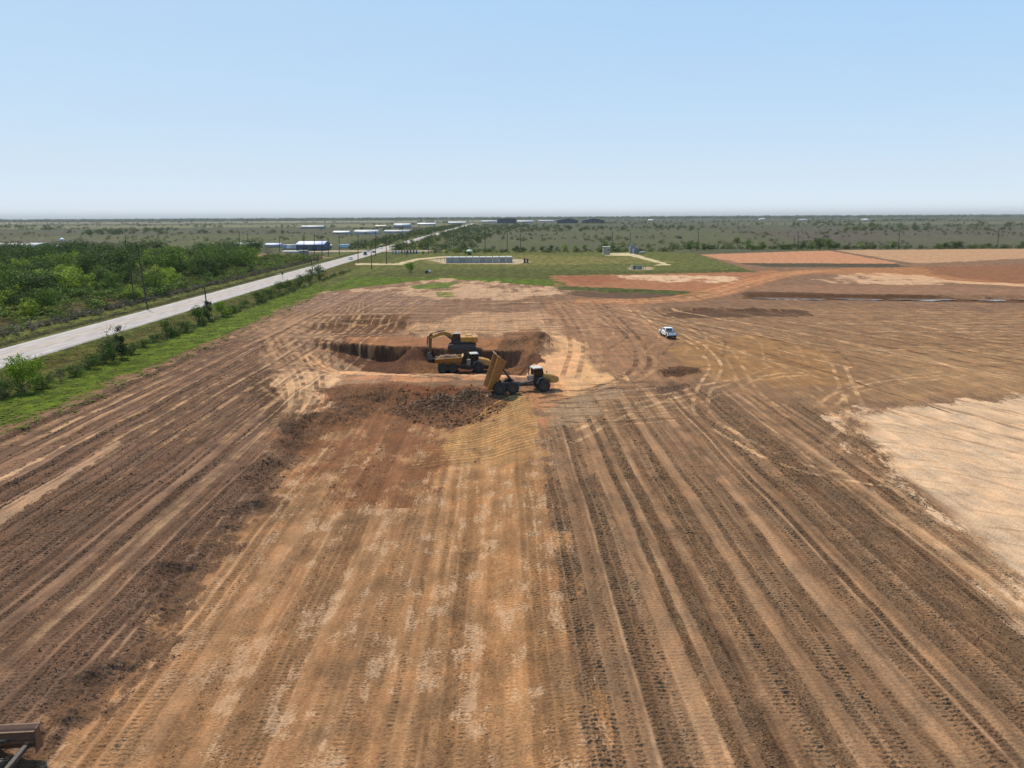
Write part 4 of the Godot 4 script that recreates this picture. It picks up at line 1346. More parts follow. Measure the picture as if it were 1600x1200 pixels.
	for k in 5:
		st = begin()
		slab(st, [5.26, -1.82, 5.3, -1.7, 4.98, -1.68], -0.66 + 0.33 * k - 0.07, -0.66 + 0.33 * k + 0.07, 0.005)
		piece(t, "bucket_tooth", st, mat("tooth_steel", Color8(150, 146, 140), 0.4, 0.6))
	st = begin()
	slab(st, [6.1, 0.05, 6.55, -0.35, 6.62, -0.3, 6.2, 0.15], -0.1, 0.1, 0.01)
	slab(st, [6.5, -0.4, 6.62, -0.4, 6.5, -0.95, 6.4, -0.95], -0.1, 0.1, 0.01)
	piece(t, "bucket_linkage", st, steel())
	for q in [[Vector3(1.75, 1.75, -0.42), Vector3(3.1, 2.7, -0.42)], [Vector3(1.75, 1.75, 0.42), Vector3(3.1, 2.7, 0.42)], [Vector3(3.2, 3.48, 0), Vector3(5.5, 2.95, 0)], [Vector3(6.3, 2.4, 0), Vector3(6.55, 0.0, 0)]]:
		st = begin()
		tube(st, q[0], q[0].lerp(q[1], 0.6), 0.12, 0.12, 10)
		tube(st, q[0].lerp(q[1], 0.55), q[1], 0.07, 0.07, 8)
		piece(t, "hydraulic_cylinder", st, steel())
	return t

# ---------------------------------------------------------------- bulldozer (only its blade reaches into the picture)
func bulldozer(at: Vector3, heading: float) -> Node3D:
	var t := base("bulldozer", at, heading)
	t.scale = Vector3.ONE * 0.85
	var st := begin()
	# curved mouldboard; x is forward
	var arc := []
	for k in 9:
		var e := lerpf(-0.6, 0.75, k / 8.0)
		arc.append_array([0.95 - 1.5 * cos(e) + 1.5 * 0.82, 0.72 + 1.05 * sin(e)])
	for k in range(8, -1, -1):
		var e := lerpf(-0.6, 0.75, k / 8.0)
		arc.append_array([0.95 - 1.5 * cos(e) + 1.5 * 0.82 - 0.09, 0.72 + 1.05 * sin(e)])
	slab(st, arc, -2.1, 2.1, 0.012)
	for s in [-1, 1]:
		slab(st, [0.3, 0.1, 1.0, 0.12, 0.86, 1.44, 0.55, 1.46], 2.1 * s - 0.03, 2.1 * s + 0.03, 0.01)
	bar(st, Vector3(0.56, 0.62, 0), Vector3(0.12, 0.16, 4.0), 0.03)
	bar(st, Vector3(0.62, 1.18, 0), Vector3(0.1, 0.14, 4.0), 0.03)
	piece(t, "blade", st, worn("rusty_blade", Color8(108, 76, 54), Color8(84, 60, 46), 0.5, 0.6))
	st = begin()
	slab(st, [0.9, 0.02, 1.0, 0.02, 0.98, 0.2, 0.92, 0.2], -2.12, 2.12, 0.005)
	piece(t, "cutting_edge", st, mat("tooth_steel", Color8(150, 146, 140), 0.4, 0.6))
	for s in [-1, 1]:
		st = begin()
		slab(st, [-2.4, 0.45, 0.5, 0.4, 0.5, 0.66, -2.4, 0.7], 1.62 * s - 0.13, 1.62 * s + 0.13, 0.03)
		piece(t, "push_arm", st, steel())
		st = begin()
		tube(st, Vector3(-0.7, 1.62, 0.62 * s), Vector3(0.1, 1.1, 0.62 * s), 0.1, 0.1, 10)
		tube(st, Vector3(0.0, 1.15, 0.62 * s), Vector3(0.55, 0.8, 0.62 * s), 0.06, 0.06, 8)
		piece(t, "lift_cylinder", st, steel())
		var track_ := Node3D.new()
		track_.name = "crawler_track"
		track_.position = Vector3(-2.6, 0, 1.05 * s)
		t.add_child(track_, true)
		st = begin()
		slab(st, [-1.7, 0, 1.5, 0, 1.85, 0.3, 1.85, 0.6, 1.5, 0.95, -1.2, 1.15, -1.7, 1.0, -2.0, 0.5], -0.3, 0.3, 0.03)
		put("belt", done(st), mats["track_steel"], track_)
		st = begin()
		for k in 14:
			bar(st, Vector3(-1.6 + k * 0.24, 1.13 - 0.013 * k, 0), Vector3(0.04, 0.07, 0.6), 0.01)
		put("cleats", done(st), mats["track_steel"], track_)
	st = begin()
	slab(st, [-3.0, 0.7, -0.75, 0.6, -0.7, 1.75, -3.0, 1.95], -0.55, 0.55, 0.08)
	piece(t, "engine_hood", st, worn("hood_grey", Color8(176, 168, 152), Color8(128, 104, 80), 0.3))
	st = begin()
	for k in 7:
		bar(st, Vector3(-0.68, 0.8 + 0.13 * k, 0), Vector3(0.05, 0.05, 0.95), 0.01)
	piece(t, "grille", st, mat("grille_pale", Color8(190, 188, 180), 0.5))
	st = begin()
	slab(st, [-4.2, 1.1, -2.9, 1.1, -2.85, 1.9, -3.0, 2.9, -4.1, 2.9], -0.75, 0.75, 0.06)
	piece(t, "cab", st, mat("cab_black", Color.BLACK))
	st = begin()
	slab(st, [-4.35, 2.9, -2.8, 2.9, -2.85, 3.02, -4.3, 3.02], -0.9, 0.9, 0.03)
	piece(t, "cab_roof", st, yellow())
	return t

# ---------------------------------------------------------------- pickup and cars
func pickup(at: Vector3, heading: float) -> Node3D:
	var t := base("pickup_truck", at, heading)
	var white := mat("white_paint", Color8(225, 226, 228), 0.25)
	white.clearcoat_enabled = true
	var black := mat("black_trim", Color8(22, 22, 24), 0.5)
	var st := begin()
	# x forward; lower body with wheel arches
	slab(st, [-2.9, 0.55, -2.42, 0.55, -2.34, 0.85, -2.1, 1.0, -1.7, 1.0, -1.46, 0.85, -1.38, 0.5, 1.28, 0.5, 1.36, 0.85, 1.6, 1.0, 2.0, 1.0, 2.24, 0.85, 2.32, 0.55, 2.9, 0.55, 2.94, 0.95, 2.82, 1.14, 1.3, 1.24, -0.8, 1.22, -2.88, 1.22, -2.94, 0.9], -0.97, 0.97, 0.07, 0.03)
	piece(t, "body", st, white)
	st = begin()
	slab(st, [-0.85, 1.2, 1.35, 1.2, 0.62, 1.86, 0.4, 1.92, -0.5, 1.92, -0.72, 1.86], -0.86, 0.86, 0.08, 0.16)
	piece(t, "cabin", st, white)
	for s in [-1, 1]:
		for q in [[-0.66, 0.16], [0.2, 0.95]]:
			st = begin()
			slab(st, [q[0], 1.27, q[1], 1.27, minf(q[1], 0.56), 1.78, maxf(q[0], -0.58), 1.78], 0.80 * s - 0.02, 0.80 * s + 0.02, 0.005)
			piece(t, "side_window", st, glass())
		for x in [-1.9, 1.8]:
			wheel(t, Vector3(x, 0.4, 0.84 * s), 0.4, 0.27, mat("alloy", Color8(186, 188, 190), 0.3, 0.7), false)
		st = begin()
		bar(st, Vector3(-2.93, 1.02, 0.86 * s), Vector3(0.05, 0.3, 0.14), 0.02)
		piece(t, "tail_lamp", st, mat("red_lens", Color8(150, 20, 18), 0.2))
		st = begin()
		bar(st, Vector3(0.92, 1.34, 1.08 * s), Vector3(0.12, 0.2, 0.24), 0.04)
		piece(t, "mirror", st, black)
		st = begin()
		bar(st, Vector3(-1.85, 1.24, 0.88 * s), Vector3(2.05, 0.06, 0.1), 0.015)
		piece(t, "bed_rail", st, black)
	st = begin()
	slab(st, [-0.86, 1.3, -0.83, 1.3, -0.7, 1.82, -0.73, 1.82], -0.62, 0.62, 0.005)
	piece(t, "rear_window", st, glass())
	st = begin()
	slab(st, [1.22, 1.3, 1.26, 1.3, 0.68, 1.82, 0.64, 1.82], -0.64, 0.64, 0.005)
	piece(t, "windscreen", st, glass())
	st = begin()
	bar(st, Vector3(-1.86, 1.228, 0), Vector3(1.96, 0.02, 1.62), 0.004)
	piece(t, "bed_liner", st, black)
	st = begin()
	bar(st, Vector3(-2.945, 1.0, 0), Vector3(0.03, 0.34, 1.4), 0.01)
	piece(t, "tailgate", st, white)
	st = begin()
	bar(st, Vector3(-2.98, 1.08, 0), Vector3(0.03, 0.07, 0.3), 0.01)
	piece(t, "tailgate_handle", st, black)
	st = begin()
	bar(st, Vector3(-3.0, 0.6, 0), Vector3(0.18, 0.2, 1.86), 0.04)
	piece(t, "rear_bumper", st, black)
	st = begin()
	bar(st, Vector3(2.95, 0.62, 0), Vector3(0.16, 0.22, 1.86), 0.04)
	piece(t, "front_bumper", st, black)
	return t

func car(called: String, at: Vector3, heading: float, paint_: Color, tall := 1.0, long := 1.0) -> Node3D:
	var t := base(called, at, heading)
	var m := StandardMaterial3D.new()
	m.albedo_color = paint_
	m.roughness = 0.25
	m.clearcoat_enabled = true
	var st := begin()
	var k := long
	slab(st, [-2.25 * k, 0.3, 2.25 * k, 0.3, 2.3 * k, 0.62, 2.1 * k, 0.84, 1.0 * k, 0.95, -2.1 * k, 0.98, -2.3 * k, 0.7], -0.9, 0.9, 0.08, 0.04)
	piece(t, "body", st, m)
	st = begin()
	slab(st, [-1.9 * k, 0.94, 1.15 * k, 0.92, 0.35 * k, 1.42 * tall, -1.4 * k, 1.44 * tall], -0.78, 0.78, 0.06, 0.2)
	piece(t, "cabin", st, mat("car_glass_dark", Color8(26, 30, 34), 0.1))
	st = begin()
	slab(st, [-1.45 * k, 1.43 * tall, 0.36 * k, 1.41 * tall, 0.28 * k, 1.48 * tall, -1.35 * k, 1.5 * tall], -0.66, 0.66, 0.02)
	piece(t, "roof", st, m)
	for s in [-1, 1]:
		for x in [-1.4 * k, 1.4 * k]:
			wheel(t, Vector3(x, 0.33, 0.8 * s), 0.33, 0.22, mat("alloy", Color8(186, 188, 190), 0.3, 0.7), false)
	return t

func make_machines():
	worn("track_steel", Color8(58, 54, 50), Color8(104, 82, 62), 0.6, 0.6)
	var a := Vector3(-6.72, -3.00, -126.99)
	a.y = land(a.x, -a.z)
	tag(dump_truck("dump_truck", a + Vector3(0.6, 0.02, 0), deg_to_rad(4.0), deg_to_rad(6.0), 0.0, true), "yellow articulated dump truck heaped with earth in the pit below the excavator", "dump truck", "articulated dump trucks")
	var b := Vector3(3.71, 0.00, -99.05)
	b.y = land(b.x, -b.z)
	tag(dump_truck("dump_truck", b + Vector3(0, 0.02, 0), deg_to_rad(13.0), deg_to_rad(3.0), deg_to_rad(68.0), false), "yellow articulated dump truck tipping its raised body at the edge of the cut", "dump truck", "articulated dump trucks")
	var e := Vector3(-6.95, 0.00, -132.95)
	e.y = land(e.x, -e.z)
	tag(excavator(e, deg_to_rad(180.0)), "yellow crawler excavator on the pit rim reaching its bucket down", "excavator")
	var z := Vector3(-23.24, 0.00, -28.63)
	z.y = land(z.x, -z.z)
	tag(bulldozer(z, deg_to_rad(93.0)), "bulldozer with a rusty brown blade on the ribbed soil in the bottom left corner", "bulldozer")
	var p := Vector3(34.23, 0.00, -144.94)
	p.y = land(p.x, -p.z)
	tag(pickup(p, deg_to_rad(96.0)), "white crew cab pickup truck parked alone on the brown dirt", "pickup truck")

# ---------------------------------------------------------------- plants
func leaf_material(called: String, tint: Color) -> StandardMaterial3D:
	var m := mat(called, tint, 0.7, 0.0, 0.25)
	m.vertex_color_use_as_albedo = true
	m.backlight_enabled = true
	m.backlight = Color(0.42, 0.46, 0.12)
	m.cull_mode = BaseMaterial3D.CULL_DISABLED
	return m

# a crown of leaf-sized faces gathered in sprays round limb ends; unit: height 1 for the whole plant
func crown_mesh(seed_: int, lobes: int, sprays: int, leaves: int, leaf: float, low: float, wide: float, gap: float, cone := 0.0) -> Mesh:
	var r := RandomNumberGenerator.new()
	r.seed = seed_
	var vs := PackedVector3Array()
	var ns := PackedVector3Array()
	var cs := PackedColorArray()
	var centres := []
	for k in lobes:
		var h := lerpf(low + 0.12, 0.86, r.randf())
		var reach := wide * (1.0 - cone * (h - low) / (1.0 - low)) * sqrt(r.randf()) * 0.72
		var a := r.randf() * TAU
		var rad := wide * r.randf_range(0.32, 0.6) * (1.0 - 0.5 * cone * h)
		centres.append([Vector3(cos(a) * reach, h, sin(a) * reach), rad, r.randf_range(0.82, 1.18)])
	centres.append([Vector3(r.randf_range(-0.1, 0.1) * wide, 0.84, 0), wide * 0.45 * (1.0 - 0.5 * cone), 1.0])
	for k in sprays:
		var c: Array = centres[r.randi() % centres.size()]
		var dir := Vector3(r.randfn(), r.randfn(), r.randfn()).normalized()
		var p: Vector3 = c[0] + dir * Vector3(1, 0.8, 1) * c[1] * pow(r.randf(), 0.4)
		if p.y < low * 0.6 or p.y > 1.04:
			continue
		if sin(p.x * 23.0 + seed_) * sin(p.y * 19.0) * sin(p.z * 21.0) > 1.0 - gap:
			continue
		var tone: float = c[2] * r.randf_range(0.75, 1.25)
		var col := Color(tone * r.randf_range(0.9, 1.12), tone, tone * r.randf_range(0.8, 1.1))
		for j in leaves:
			var q := p + Vector3(r.randfn(), r.randfn(), r.randfn()) * leaf * 1.15
			var n := (dir * 0.6 + Vector3(r.randfn(), r.randfn() + 0.5, r.randfn())).normalized()
			var u := n.cross(Vector3(r.randfn(), r.randfn(), r.randfn())).normalized() * leaf * r.randf_range(0.6, 1.2)
			var v := n.cross(u).normalized() * leaf * r.randf_range(0.35, 0.7)
			vs.append(q - u); vs.append(q + v); vs.append(q + u)
			vs.append(q - u); vs.append(q + u); vs.append(q - v)
			for e in 6:
				ns.append(n)
				cs.append(col)
	var arr := []
	arr.resize(Mesh.ARRAY_MAX)
	arr[Mesh.ARRAY_VERTEX] = vs
	arr[Mesh.ARRAY_NORMAL] = ns
	arr[Mesh.ARRAY_COLOR] = cs
	var m := ArrayMesh.new()
	m.add_surface_from_arrays(Mesh.PRIMITIVE_TRIANGLES, arr)
	return m

func trunk_mesh(seed_: int, wide: float, stems: int, low: float) -> Mesh:
	var r := RandomNumberGenerator.new()
	r.seed = seed_
	var st := begin()
	for s in stems:
		var a := r.randf() * TAU
		var p := Vector3(cos(a), 0, sin(a)) * (0.03 if stems > 1 else 0.0)
		p.y = -0.03
		var rad := 0.035 if stems == 1 else 0.018
		for k in 3:
			var q := p + Vector3(r.randf_range(-0.5, 0.5) * wide * 0.35, 0.2 + 0.05 * k, r.randf_range(-0.5, 0.5) * wide * 0.35)
			tube(st, p, q, rad, rad * 0.72, 6, false)
			for b in 2:
				var e := r.randf() * TAU
				tube(st, q, q + Vector3(cos(e) * wide * 0.6, 0.16 + 0.1 * r.randf(), sin(e) * wide * 0.6), rad * 0.5, rad * 0.15, 4, false)
			p = q
			rad *= 0.72
	return done(st)

var plants := {}
func list_plants():
	# name: [crown, trunk, leaf colour]; several forms of each so that no two neighbours match
	var forms := {
		"oak": [14, 520, 7, 0.021, 0.2, 0.5, 0.15, 0.0, Color8(74, 94, 38), 1],
		"elm": [11, 430, 7, 0.022, 0.16, 0.44, 0.2, 0.1, Color8(98, 120, 42), 1],
		"willow": [12, 360, 7, 0.024, 0.1, 0.46, 0.3, 0.0, Color8(144, 162, 52), 3],
		"bush": [10, 300, 7, 0.034, 0.02, 0.66, 0.15, 0.0, Color8(76, 96, 36), 4],
		"brightbush": [10, 320, 7, 0.034, 0.02, 0.62, 0.2, 0.0, Color8(122, 146, 36), 4],
		"column": [9, 300, 7, 0.024, 0.04, 0.3, 0.15, 0.4, Color8(52, 72, 34), 2],
		"sparse": [9, 110, 5, 0.02, 0.15, 0.46, 0.45, 0.0, Color8(112, 116, 74), 3],
	}
	for f in forms:
		var v: Array = forms[f]
		plants[f] = []
		for k in 3:
			plants[f].append([crown_mesh(k * 31 + f.length() * 5, v[0], v[1], v[2], v[3], v[4], v[5], v[6], v[7]), trunk_mesh(k * 17 + f.length(), v[5], v[9], v[4]), leaf_material("leaf_" + f, v[8])])

func plant(called: String, form: String, at: Vector3, tall: float, label: String, category: String, group := "", spread := 1.0) -> Node3D:
	var t := base(called, at, rng.randf() * TAU)
	var v: Array = plants[form][rng.randi() % 3]
	t.scale = Vector3(tall * spread, tall, tall * spread)
	put("trunk", v[1], mat("bark", Color8(84, 72, 60), 0.95), t)
	put("crown", v[0], v[2], t)
	tag(t, label, category, group)
	return t

func swarm(called: String, form: String, where: Array, label: String, category := "scrub"):
	var v: Array = plants[form][0]
	var mm := MultiMesh.new()
	mm.transform_format = MultiMesh.TRANSFORM_3D
	mm.use_colors = true
	mm.mesh = v[0].duplicate()
	mm.mesh.surface_set_material(0, v[2])
	mm.instance_count = where.size()
	for i in where.size():
		var w: Array = where[i]
		mm.set_instance_transform(i, Transform3D(Basis(Vector3.UP, rng.randf() * TAU).scaled(Vector3(w[1] * w[2], w[1], w[1] * w[2])), w[0]))
		var k := rng.randf_range(0.7, 1.25)
		mm.set_instance_color(i, Color(k * rng.randf_range(0.9, 1.2), k, k * rng.randf_range(0.8, 1.15)))
	var o := MultiMeshInstance3D.new()
	o.name = numbered(called)
	o.multimesh = mm
	add_child(o)
	tag(o, label, category, "", "stuff")

func tuft_mesh() -> Mesh:
	var r := RandomNumberGenerator.new()
	r.seed = 61
	var vs := PackedVector3Array()
	var ns := PackedVector3Array()
	var cs := PackedColorArray()
	for k in 26:
		var a := r.randf() * TAU
		var p := Vector3(cos(a), 0, sin(a)) * r.randf() * 0.9
		var side := Vector3(-sin(a), 0, cos(a)) * 0.16
		var tip := p + Vector3(cos(a) * 0.5, r.randf_range(0.5, 1.0), sin(a) * 0.5)
		vs.append(p - side); vs.append(tip); vs.append(p + side)
		var c := r.randf_range(0.7, 1.3)
		for e in 3:
			ns.append(Vector3(cos(a) * 0.4, 1, sin(a) * 0.4).normalized())
			cs.append(Color(c * r.randf_range(0.9, 1.25), c, c * 0.9))
	var arr := []
	arr.resize(Mesh.ARRAY_MAX)
	arr[Mesh.ARRAY_VERTEX] = vs
	arr[Mesh.ARRAY_NORMAL] = ns
	arr[Mesh.ARRAY_COLOR] = cs
	var m := ArrayMesh.new()
	m.add_surface_from_arrays(Mesh.PRIMITIVE_TRIANGLES, arr)
	return m

func ground_at(x: float, z: float) -> Vector3:
	return Vector3(x, land(x, -z) - 0.05, z)

func make_vegetation():
	list_plants()
	# low-faced forms for far masses
	plants["far"] = [[crown_mesh(5, 7, 46, 3, 0.11, 0.02, 0.6, 0.1), null, leaf_material("leaf_far", Color8(92, 102, 56))]]
	plants["under"] = [[crown_mesh(6, 7, 60, 4, 0.08, 0.02, 0.6, 0.1), null, leaf_material("leaf_under", Color8(104, 122, 54))]]
	plants["fargrey"] = [[crown_mesh(8, 7, 40, 3, 0.10, 0.02, 0.6, 0.3), null, leaf_material("leaf_far_grey", Color8(104, 98, 84))]]
	# hedgerow between the highway and the site: place, form, height, spread, label
	var hedge := [
		[Vector3(-67.76, 0.00, -101.45), "brightbush", 6.2, 0.85, "large bright green bush at the roadside near the edge of the picture"],
		[Vector3(-68.02, 0.00, -97.73), "bush", 3.0, 1.2, "low dark bush beside the large bright green one"],
		[Vector3(-66.64, 0.00, -103.78), "bush", 2.2, 1.3, "small dark shrub just past the large bright bush"],
		[Vector3(-66.41, 0.00, -107.96), "sparse", 2.6, 1.3, "pale leafless shrub in the roadside fence line"],
		[Vector3(-66.23, 0.00, -111.56), "bush", 2.2, 1.4, "dark knee-high shrub before the vine-covered trunk"],
		[Vector3(-66.98, 0.00, -116.93), "bush", 3.0, 1.2, "rounded dark shrub in the fence line before the tall pair"],
		[Vector3(-66.87, 0.00, -121.68), "bush", 4.6, 0.9, "dense dark bush at the foot of the vine-covered trunk"],
		[Vector3(-66.84, 0.00, -123.91), "sparse", 7.6, 0.7, "tall half-bare tree in front of the highway"],
		[Vector3(-66.46, 0.00, -126.20), "column", 7.2, 0.8, "vine-covered dark column of foliage by the highway"],
		[Vector3(-66.57, 0.00, -129.84), "bush", 2.4, 1.3, "low shrub right behind the vine-covered column"],
		[Vector3(-67.58, 0.00, -137.10), "bush", 1.8, 1.6, "flat low shrub midway along the roadside hedge"],
		[Vector3(-68.14, 0.00, -143.63), "bush", 2.0, 1.5, "second flat shrub midway along the roadside hedge"],
		[Vector3(-68.10, 0.00, -149.93), "bush", 4.2, 1.0, "round dark bush alone midway along the roadside hedge"],
		[Vector3(-67.87, 0.00, -155.01), "bush", 3.0, 1.2, "smaller dark bush leaning on the round one in the hedge"],
		[Vector3(-69.13, 0.00, -166.34), "bush", 5.0, 0.95, "big dark bush at the foot of the roadside pole"],
		[Vector3(-69.22, 0.00, -172.59), "column", 6.0, 1.0, "climber-wrapped dark tree at the roadside pole"],
		[Vector3(-68.79, 0.00, -180.47), "brightbush", 4.6, 1.0, "yellow green bush just past the roadside pole"],
		[Vector3(-69.20, 0.00, -187.85), "bush", 2.4, 1.5, "low hedge shrub after the yellow green bush"],
		[Vector3(-69.57, 0.00, -198.64), "bush", 2.4, 1.5, "low hedge shrub before the far bushes"],
		[Vector3(-69.28, 0.00, -209.08), "bush", 4.0, 1.1, "dark round bush in the far part of the hedge"],
		[Vector3(-70.14, 0.00, -220.73), "bush", 3.4, 1.2, "small round bush behind the dark one in the far hedge"],
		[Vector3(-69.89, 0.00, -231.71), "bush", 4.8, 1.0, "bushy green shrub near the far end of the hedge"],
		[Vector3(-70.04, 0.00, -243.85), "bush", 4.2, 1.1, "second bushy shrub near the far end of the hedge"],
		[Vector3(-70.22, 0.00, -257.30), "bush", 5.0, 0.9, "green bush near the far end of the hedge, third from the last"],
		[Vector3(-71.80, 0.00, -277.77), "bush", 5.6, 0.9, "taller green bush before the last one of the hedge"],
		[Vector3(-71.36, 0.00, -292.16), "bush", 6.4, 0.8, "last and tallest bush of the hedge beside the leaning pole"],
		[Vector3(-39.08, 0.00, -323.20), "brightbush", 5.5, 0.9, "lone green bush in the mown field"],
	]
	for h in hedge:
		var p: Vector3 = h[0]
		plant("bush" if h[1] in ["bush", "brightbush"] else "tree", h[1], ground_at(p.x, p.z), h[2] * 0.88, h[4], "bush" if h[1] in ["bush", "brightbush"] else "tree", "hedgerow along the highway", h[3])
	# undergrowth of the same hedge, nobody could count it
	var low := []
	for k in 260:
		var d := 84.0 + 250.0 * pow(rng.randf(), 1.2)
		low.append([ground_at(-68.5 + rng.randfn() * 0.7, -d), rng.randf_range(0.4, 1.1), rng.randf_range(0.9, 1.5)])
	swarm("hedge_undergrowth", "far", low, "tangled weeds along the foot of the roadside hedge", "weeds")
	# tufts on the verges
	plants["tuft"] = [[tuft_mesh(), null, leaf_material("leaf_tuft", Color8(92, 106, 40))]]
	var tufts := []
	for k in 9000:
		var d := 80.0 + 190.0 * pow(rng.randf(), 1.3)
		var x := rng.randf_range(-67.0, -57.2) if rng.randf() < 0.75 else -57.0 + 1.6 * absf(rng.randfn())
		if hn2.get_noise_2d(x * 6.0, d * 4.0) < -0.05: continue
		tufts.append([ground_at(x, -d), rng.randf_range(0.06, 0.24), rng.randf_range(0.9, 1.6)])
	for k in 5000:
		var d := 110.0 + 220.0 * pow(rng.randf(), 1.2)
		var x := rng.randf_range(-104.0, -95.5) if rng.randf() < 0.5 else rng.randf_range(-80.5, -70.0)
		tufts.append([ground_at(x, -d), rng.randf_range(0.06, 0.26), rng.randf_range(0.9, 1.6)])
	swarm("grass_tufts", "tuft", tufts, "uneven tufts of grass on the verges of the highway", "grass")
	# the wood on the far side of the highway
	var spots := []
	var tries := 0
	while spots.size() < 295 and tries < 30000:
		tries += 1
		var d := 140.0 + 300.0 * sqrt(rng.randf())
		var x := rng.randf_range(-110.0 - 3.0 * sin(d * 0.05), -0.76 * d - 14.0)
		if d < 150.0 and x > -112.0: continue
		# clearings: by the two near poles, and the brown gap at the edge of the picture
		if Vector2(x + 118.0, (d - 216.0) * 0.5).length() < 9.0: continue
		if Vector2(x + 172.0, (d - 246.0) * 0.7).length() < 16.0: continue
		if d > 348.0 and x > -134.0: continue
		var ok := true
		for s in spots:
			if s.distance_to(Vector2(x, d)) < (4.4 if d < 240.0 else 6.2):
				ok = false
				break
		if ok: spots.append(Vector2(x, d))
	var label := {"oak": "dark green tree", "elm": "mid green tree", "willow": "pale young tree", "bush": "dark bush", "sparse": "thin half-bare tree"}
	for s in spots:
		var back: float = clampf((s.y - 210.0) / 120.0 + 0.25 * sin(s.x * 0.11), 0.0, 1.0)
		var form := "willow"
		var q := rng.randf()
		if q < 0.12 + 0.5 * back: form = "oak"
		elif q < 0.45 + 0.4 * back: form = "elm"
		elif q > 0.95: form = "sparse"
		if s.x > -116.0 and rng.randf() < 0.5: form = "bush"
		var tall := rng.randf_range(4.6, 8.2) + 3.6 * back * rng.randf_range(0.3, 1.0)
		if s.y > 320.0 and s.x < -185.0: tall *= 0.86
		var clump := hn.get_noise_2d(s.x * 0.9, s.y * 0.6)
		if form in ["oak", "elm"] and (clump > 0.12 or s.y > 285.0 and s.x > -136.0): tall = rng.randf_range(9.0, 13.0)
		if form == "bush": tall = rng.randf_range(2.2, 4.0)
		# where it stands: which row, and near what
		var row := "in the front row" if s.x > -117.0 else ("in the back rows" if s.y > 330.0 or s.x < -0.7 * s.y else "in the middle rows")
		var by := "near two poles" if s.y < 235.0 and s.y > 170.0 else ("at the near end" if s.y <= 170.0 else ("toward the blue shed" if s.x > -170.0 else "below the warehouse" if s.y > 300.0 and s.x < -215.0 else "midway along"))
		var look := "tall" if tall > 8.4 else ("small" if tall < 5.0 else "middling")
		plant("bush" if form == "bush" else "tree", form, Vector3(s.x, -0.05, -s.y), tall, "%s %s %s of the wood, %s" % [look, label[form], row, by], "bush" if form == "bush" else "tree", "trees of the wood across the highway", rng.randf_range(1.15, 1.6))
	var brush := []
	for k in 2600:
		var d := 135.0 + 310.0 * sqrt(rng.randf())
		brush.append([Vector3(rng.randf_range(-105.0, -0.76 * d - 10.0), -0.05, -d), rng.randf_range(1.0, 3.2), rng.randf_range(1.0, 1.5)])
	swarm("wood_undergrowth", "under", brush, "dense undergrowth between the trees across the highway", "undergrowth")
	brush = []
	for k in 700:
		var d := 130.0 + 300.0 * rng.randf()
		brush.append([Vector3(-105.5 + rng.randfn() * 1.6, -0.05, -d), rng.randf_range(0.5, 1.6), rng.randf_range(1.0, 1.6)])
	swarm("verge_weeds", "fargrey", brush, "grey dry weeds between the wood and the verge", "weeds")
	# bushes behind the mown field
	var belt := [
		[Vector3(-48.65, 0.00, -477.88), "elm", 6], [Vector3(-41.80, 0.00, -485.29), "elm", 7], [Vector3(-34.57, 0.00, -484.44), "willow", 8], [Vector3(-28.69, 0.00, -492.20), "willow", 9], [Vector3(-21.86, 0.00, -482.95), "willow", 7], [Vector3(-15.53, 0.00, -482.20), "elm", 8], [Vector3(-9.37, 0.00, -489.90), "elm", 7], [Vector3(-1.68, 0.00, -488.99), "willow", 7], [Vector3(4.79, 0.00, -496.91), "oak", 6], [Vector3(11.92, 0.00, -505.04), "oak", 10], [Vector3(17.18, 0.00, -504.39), "oak", 8], [Vector3(23.31, 0.00, -503.64), "elm", 9], [Vector3(30.84, 0.00, -512.00), "oak", 9], [Vector3(36.16, 0.00, -511.34), "oak", 10], [Vector3(41.79, 0.00, -520.24), "elm", 7], [Vector3(46.73, 0.00, -519.62), "willow", 11], [Vector3(55.37, 0.00, -528.46), "willow", 9], [Vector3(62.20, 0.00, -527.59), "elm", 9], [Vector3(78.74, 0.00, -546.41), "elm", 13], [Vector3(83.68, 0.00, -535.09), "elm", 11],
		[Vector3(135.60, 0.00, -518.14), "elm", 12], [Vector3(140.01, 0.00, -517.58), "elm", 13], [Vector3(145.28, 0.00, -516.90), "elm", 11], [Vector3(148.79, 0.00, -516.45), "oak", 8], [Vector3(196.81, 0.00, -602.97), "elm", 12], [Vector3(182.03, 0.00, -532.67), "elm", 13], [Vector3(181.72, 0.00, -522.26), "bush", 7], [Vector3(188.32, 0.00, -521.40), "elm", 13], [Vector3(202.34, 0.00, -519.57), "bush", 8], [Vector3(207.57, 0.00, -518.88), "bush", 9], [Vector3(215.83, 0.00, -517.80), "oak", 12], [Vector3(217.89, 0.00, -507.56), "elm", 12], [Vector3(223.41, 0.00, -506.85), "oak", 19], [Vector3(233.57, 0.00, -515.48), "elm", 17], [Vector3(238.30, 0.00, -514.86), "oak", 11], [Vector3(249.75, 0.00, -523.66), "bush", 6], [Vector3(264.70, 0.00, -532.35), "willow", 9], [Vector3(263.96, 0.00, -511.51), "oak", 9], [Vector3(286.70, 0.00, -529.37), "elm", 11], [Vector3(316.72, 0.00, -525.31), "elm", 8], [Vector3(322.33, 0.00, -524.55), "oak", 10], [Vector3(327.93, 0.00, -523.79), "oak", 12], [Vector3(332.22, 0.00, -523.21), "oak", 11], [Vector3(365.06, 0.00, -540.97), "bush", 6], [Vector3(387.87, 0.00, -537.77), "elm", 9],
	]
	var told := {3: "first bush behind the field, counted from the highway", 9: "dark bush behind the long grey row of units", 15: "slender pale tree behind the field right of the dark thicket", 18: "bush beside the square grey cabin at the field edge", 20: "rounded grey green bush at the corner of the orange field", 32: "tallest dark tree on the far edge of the orange field", 37: "small dark tree past the far orange field", 42: "dark bushes' middle shrub on the far tan field edge"}
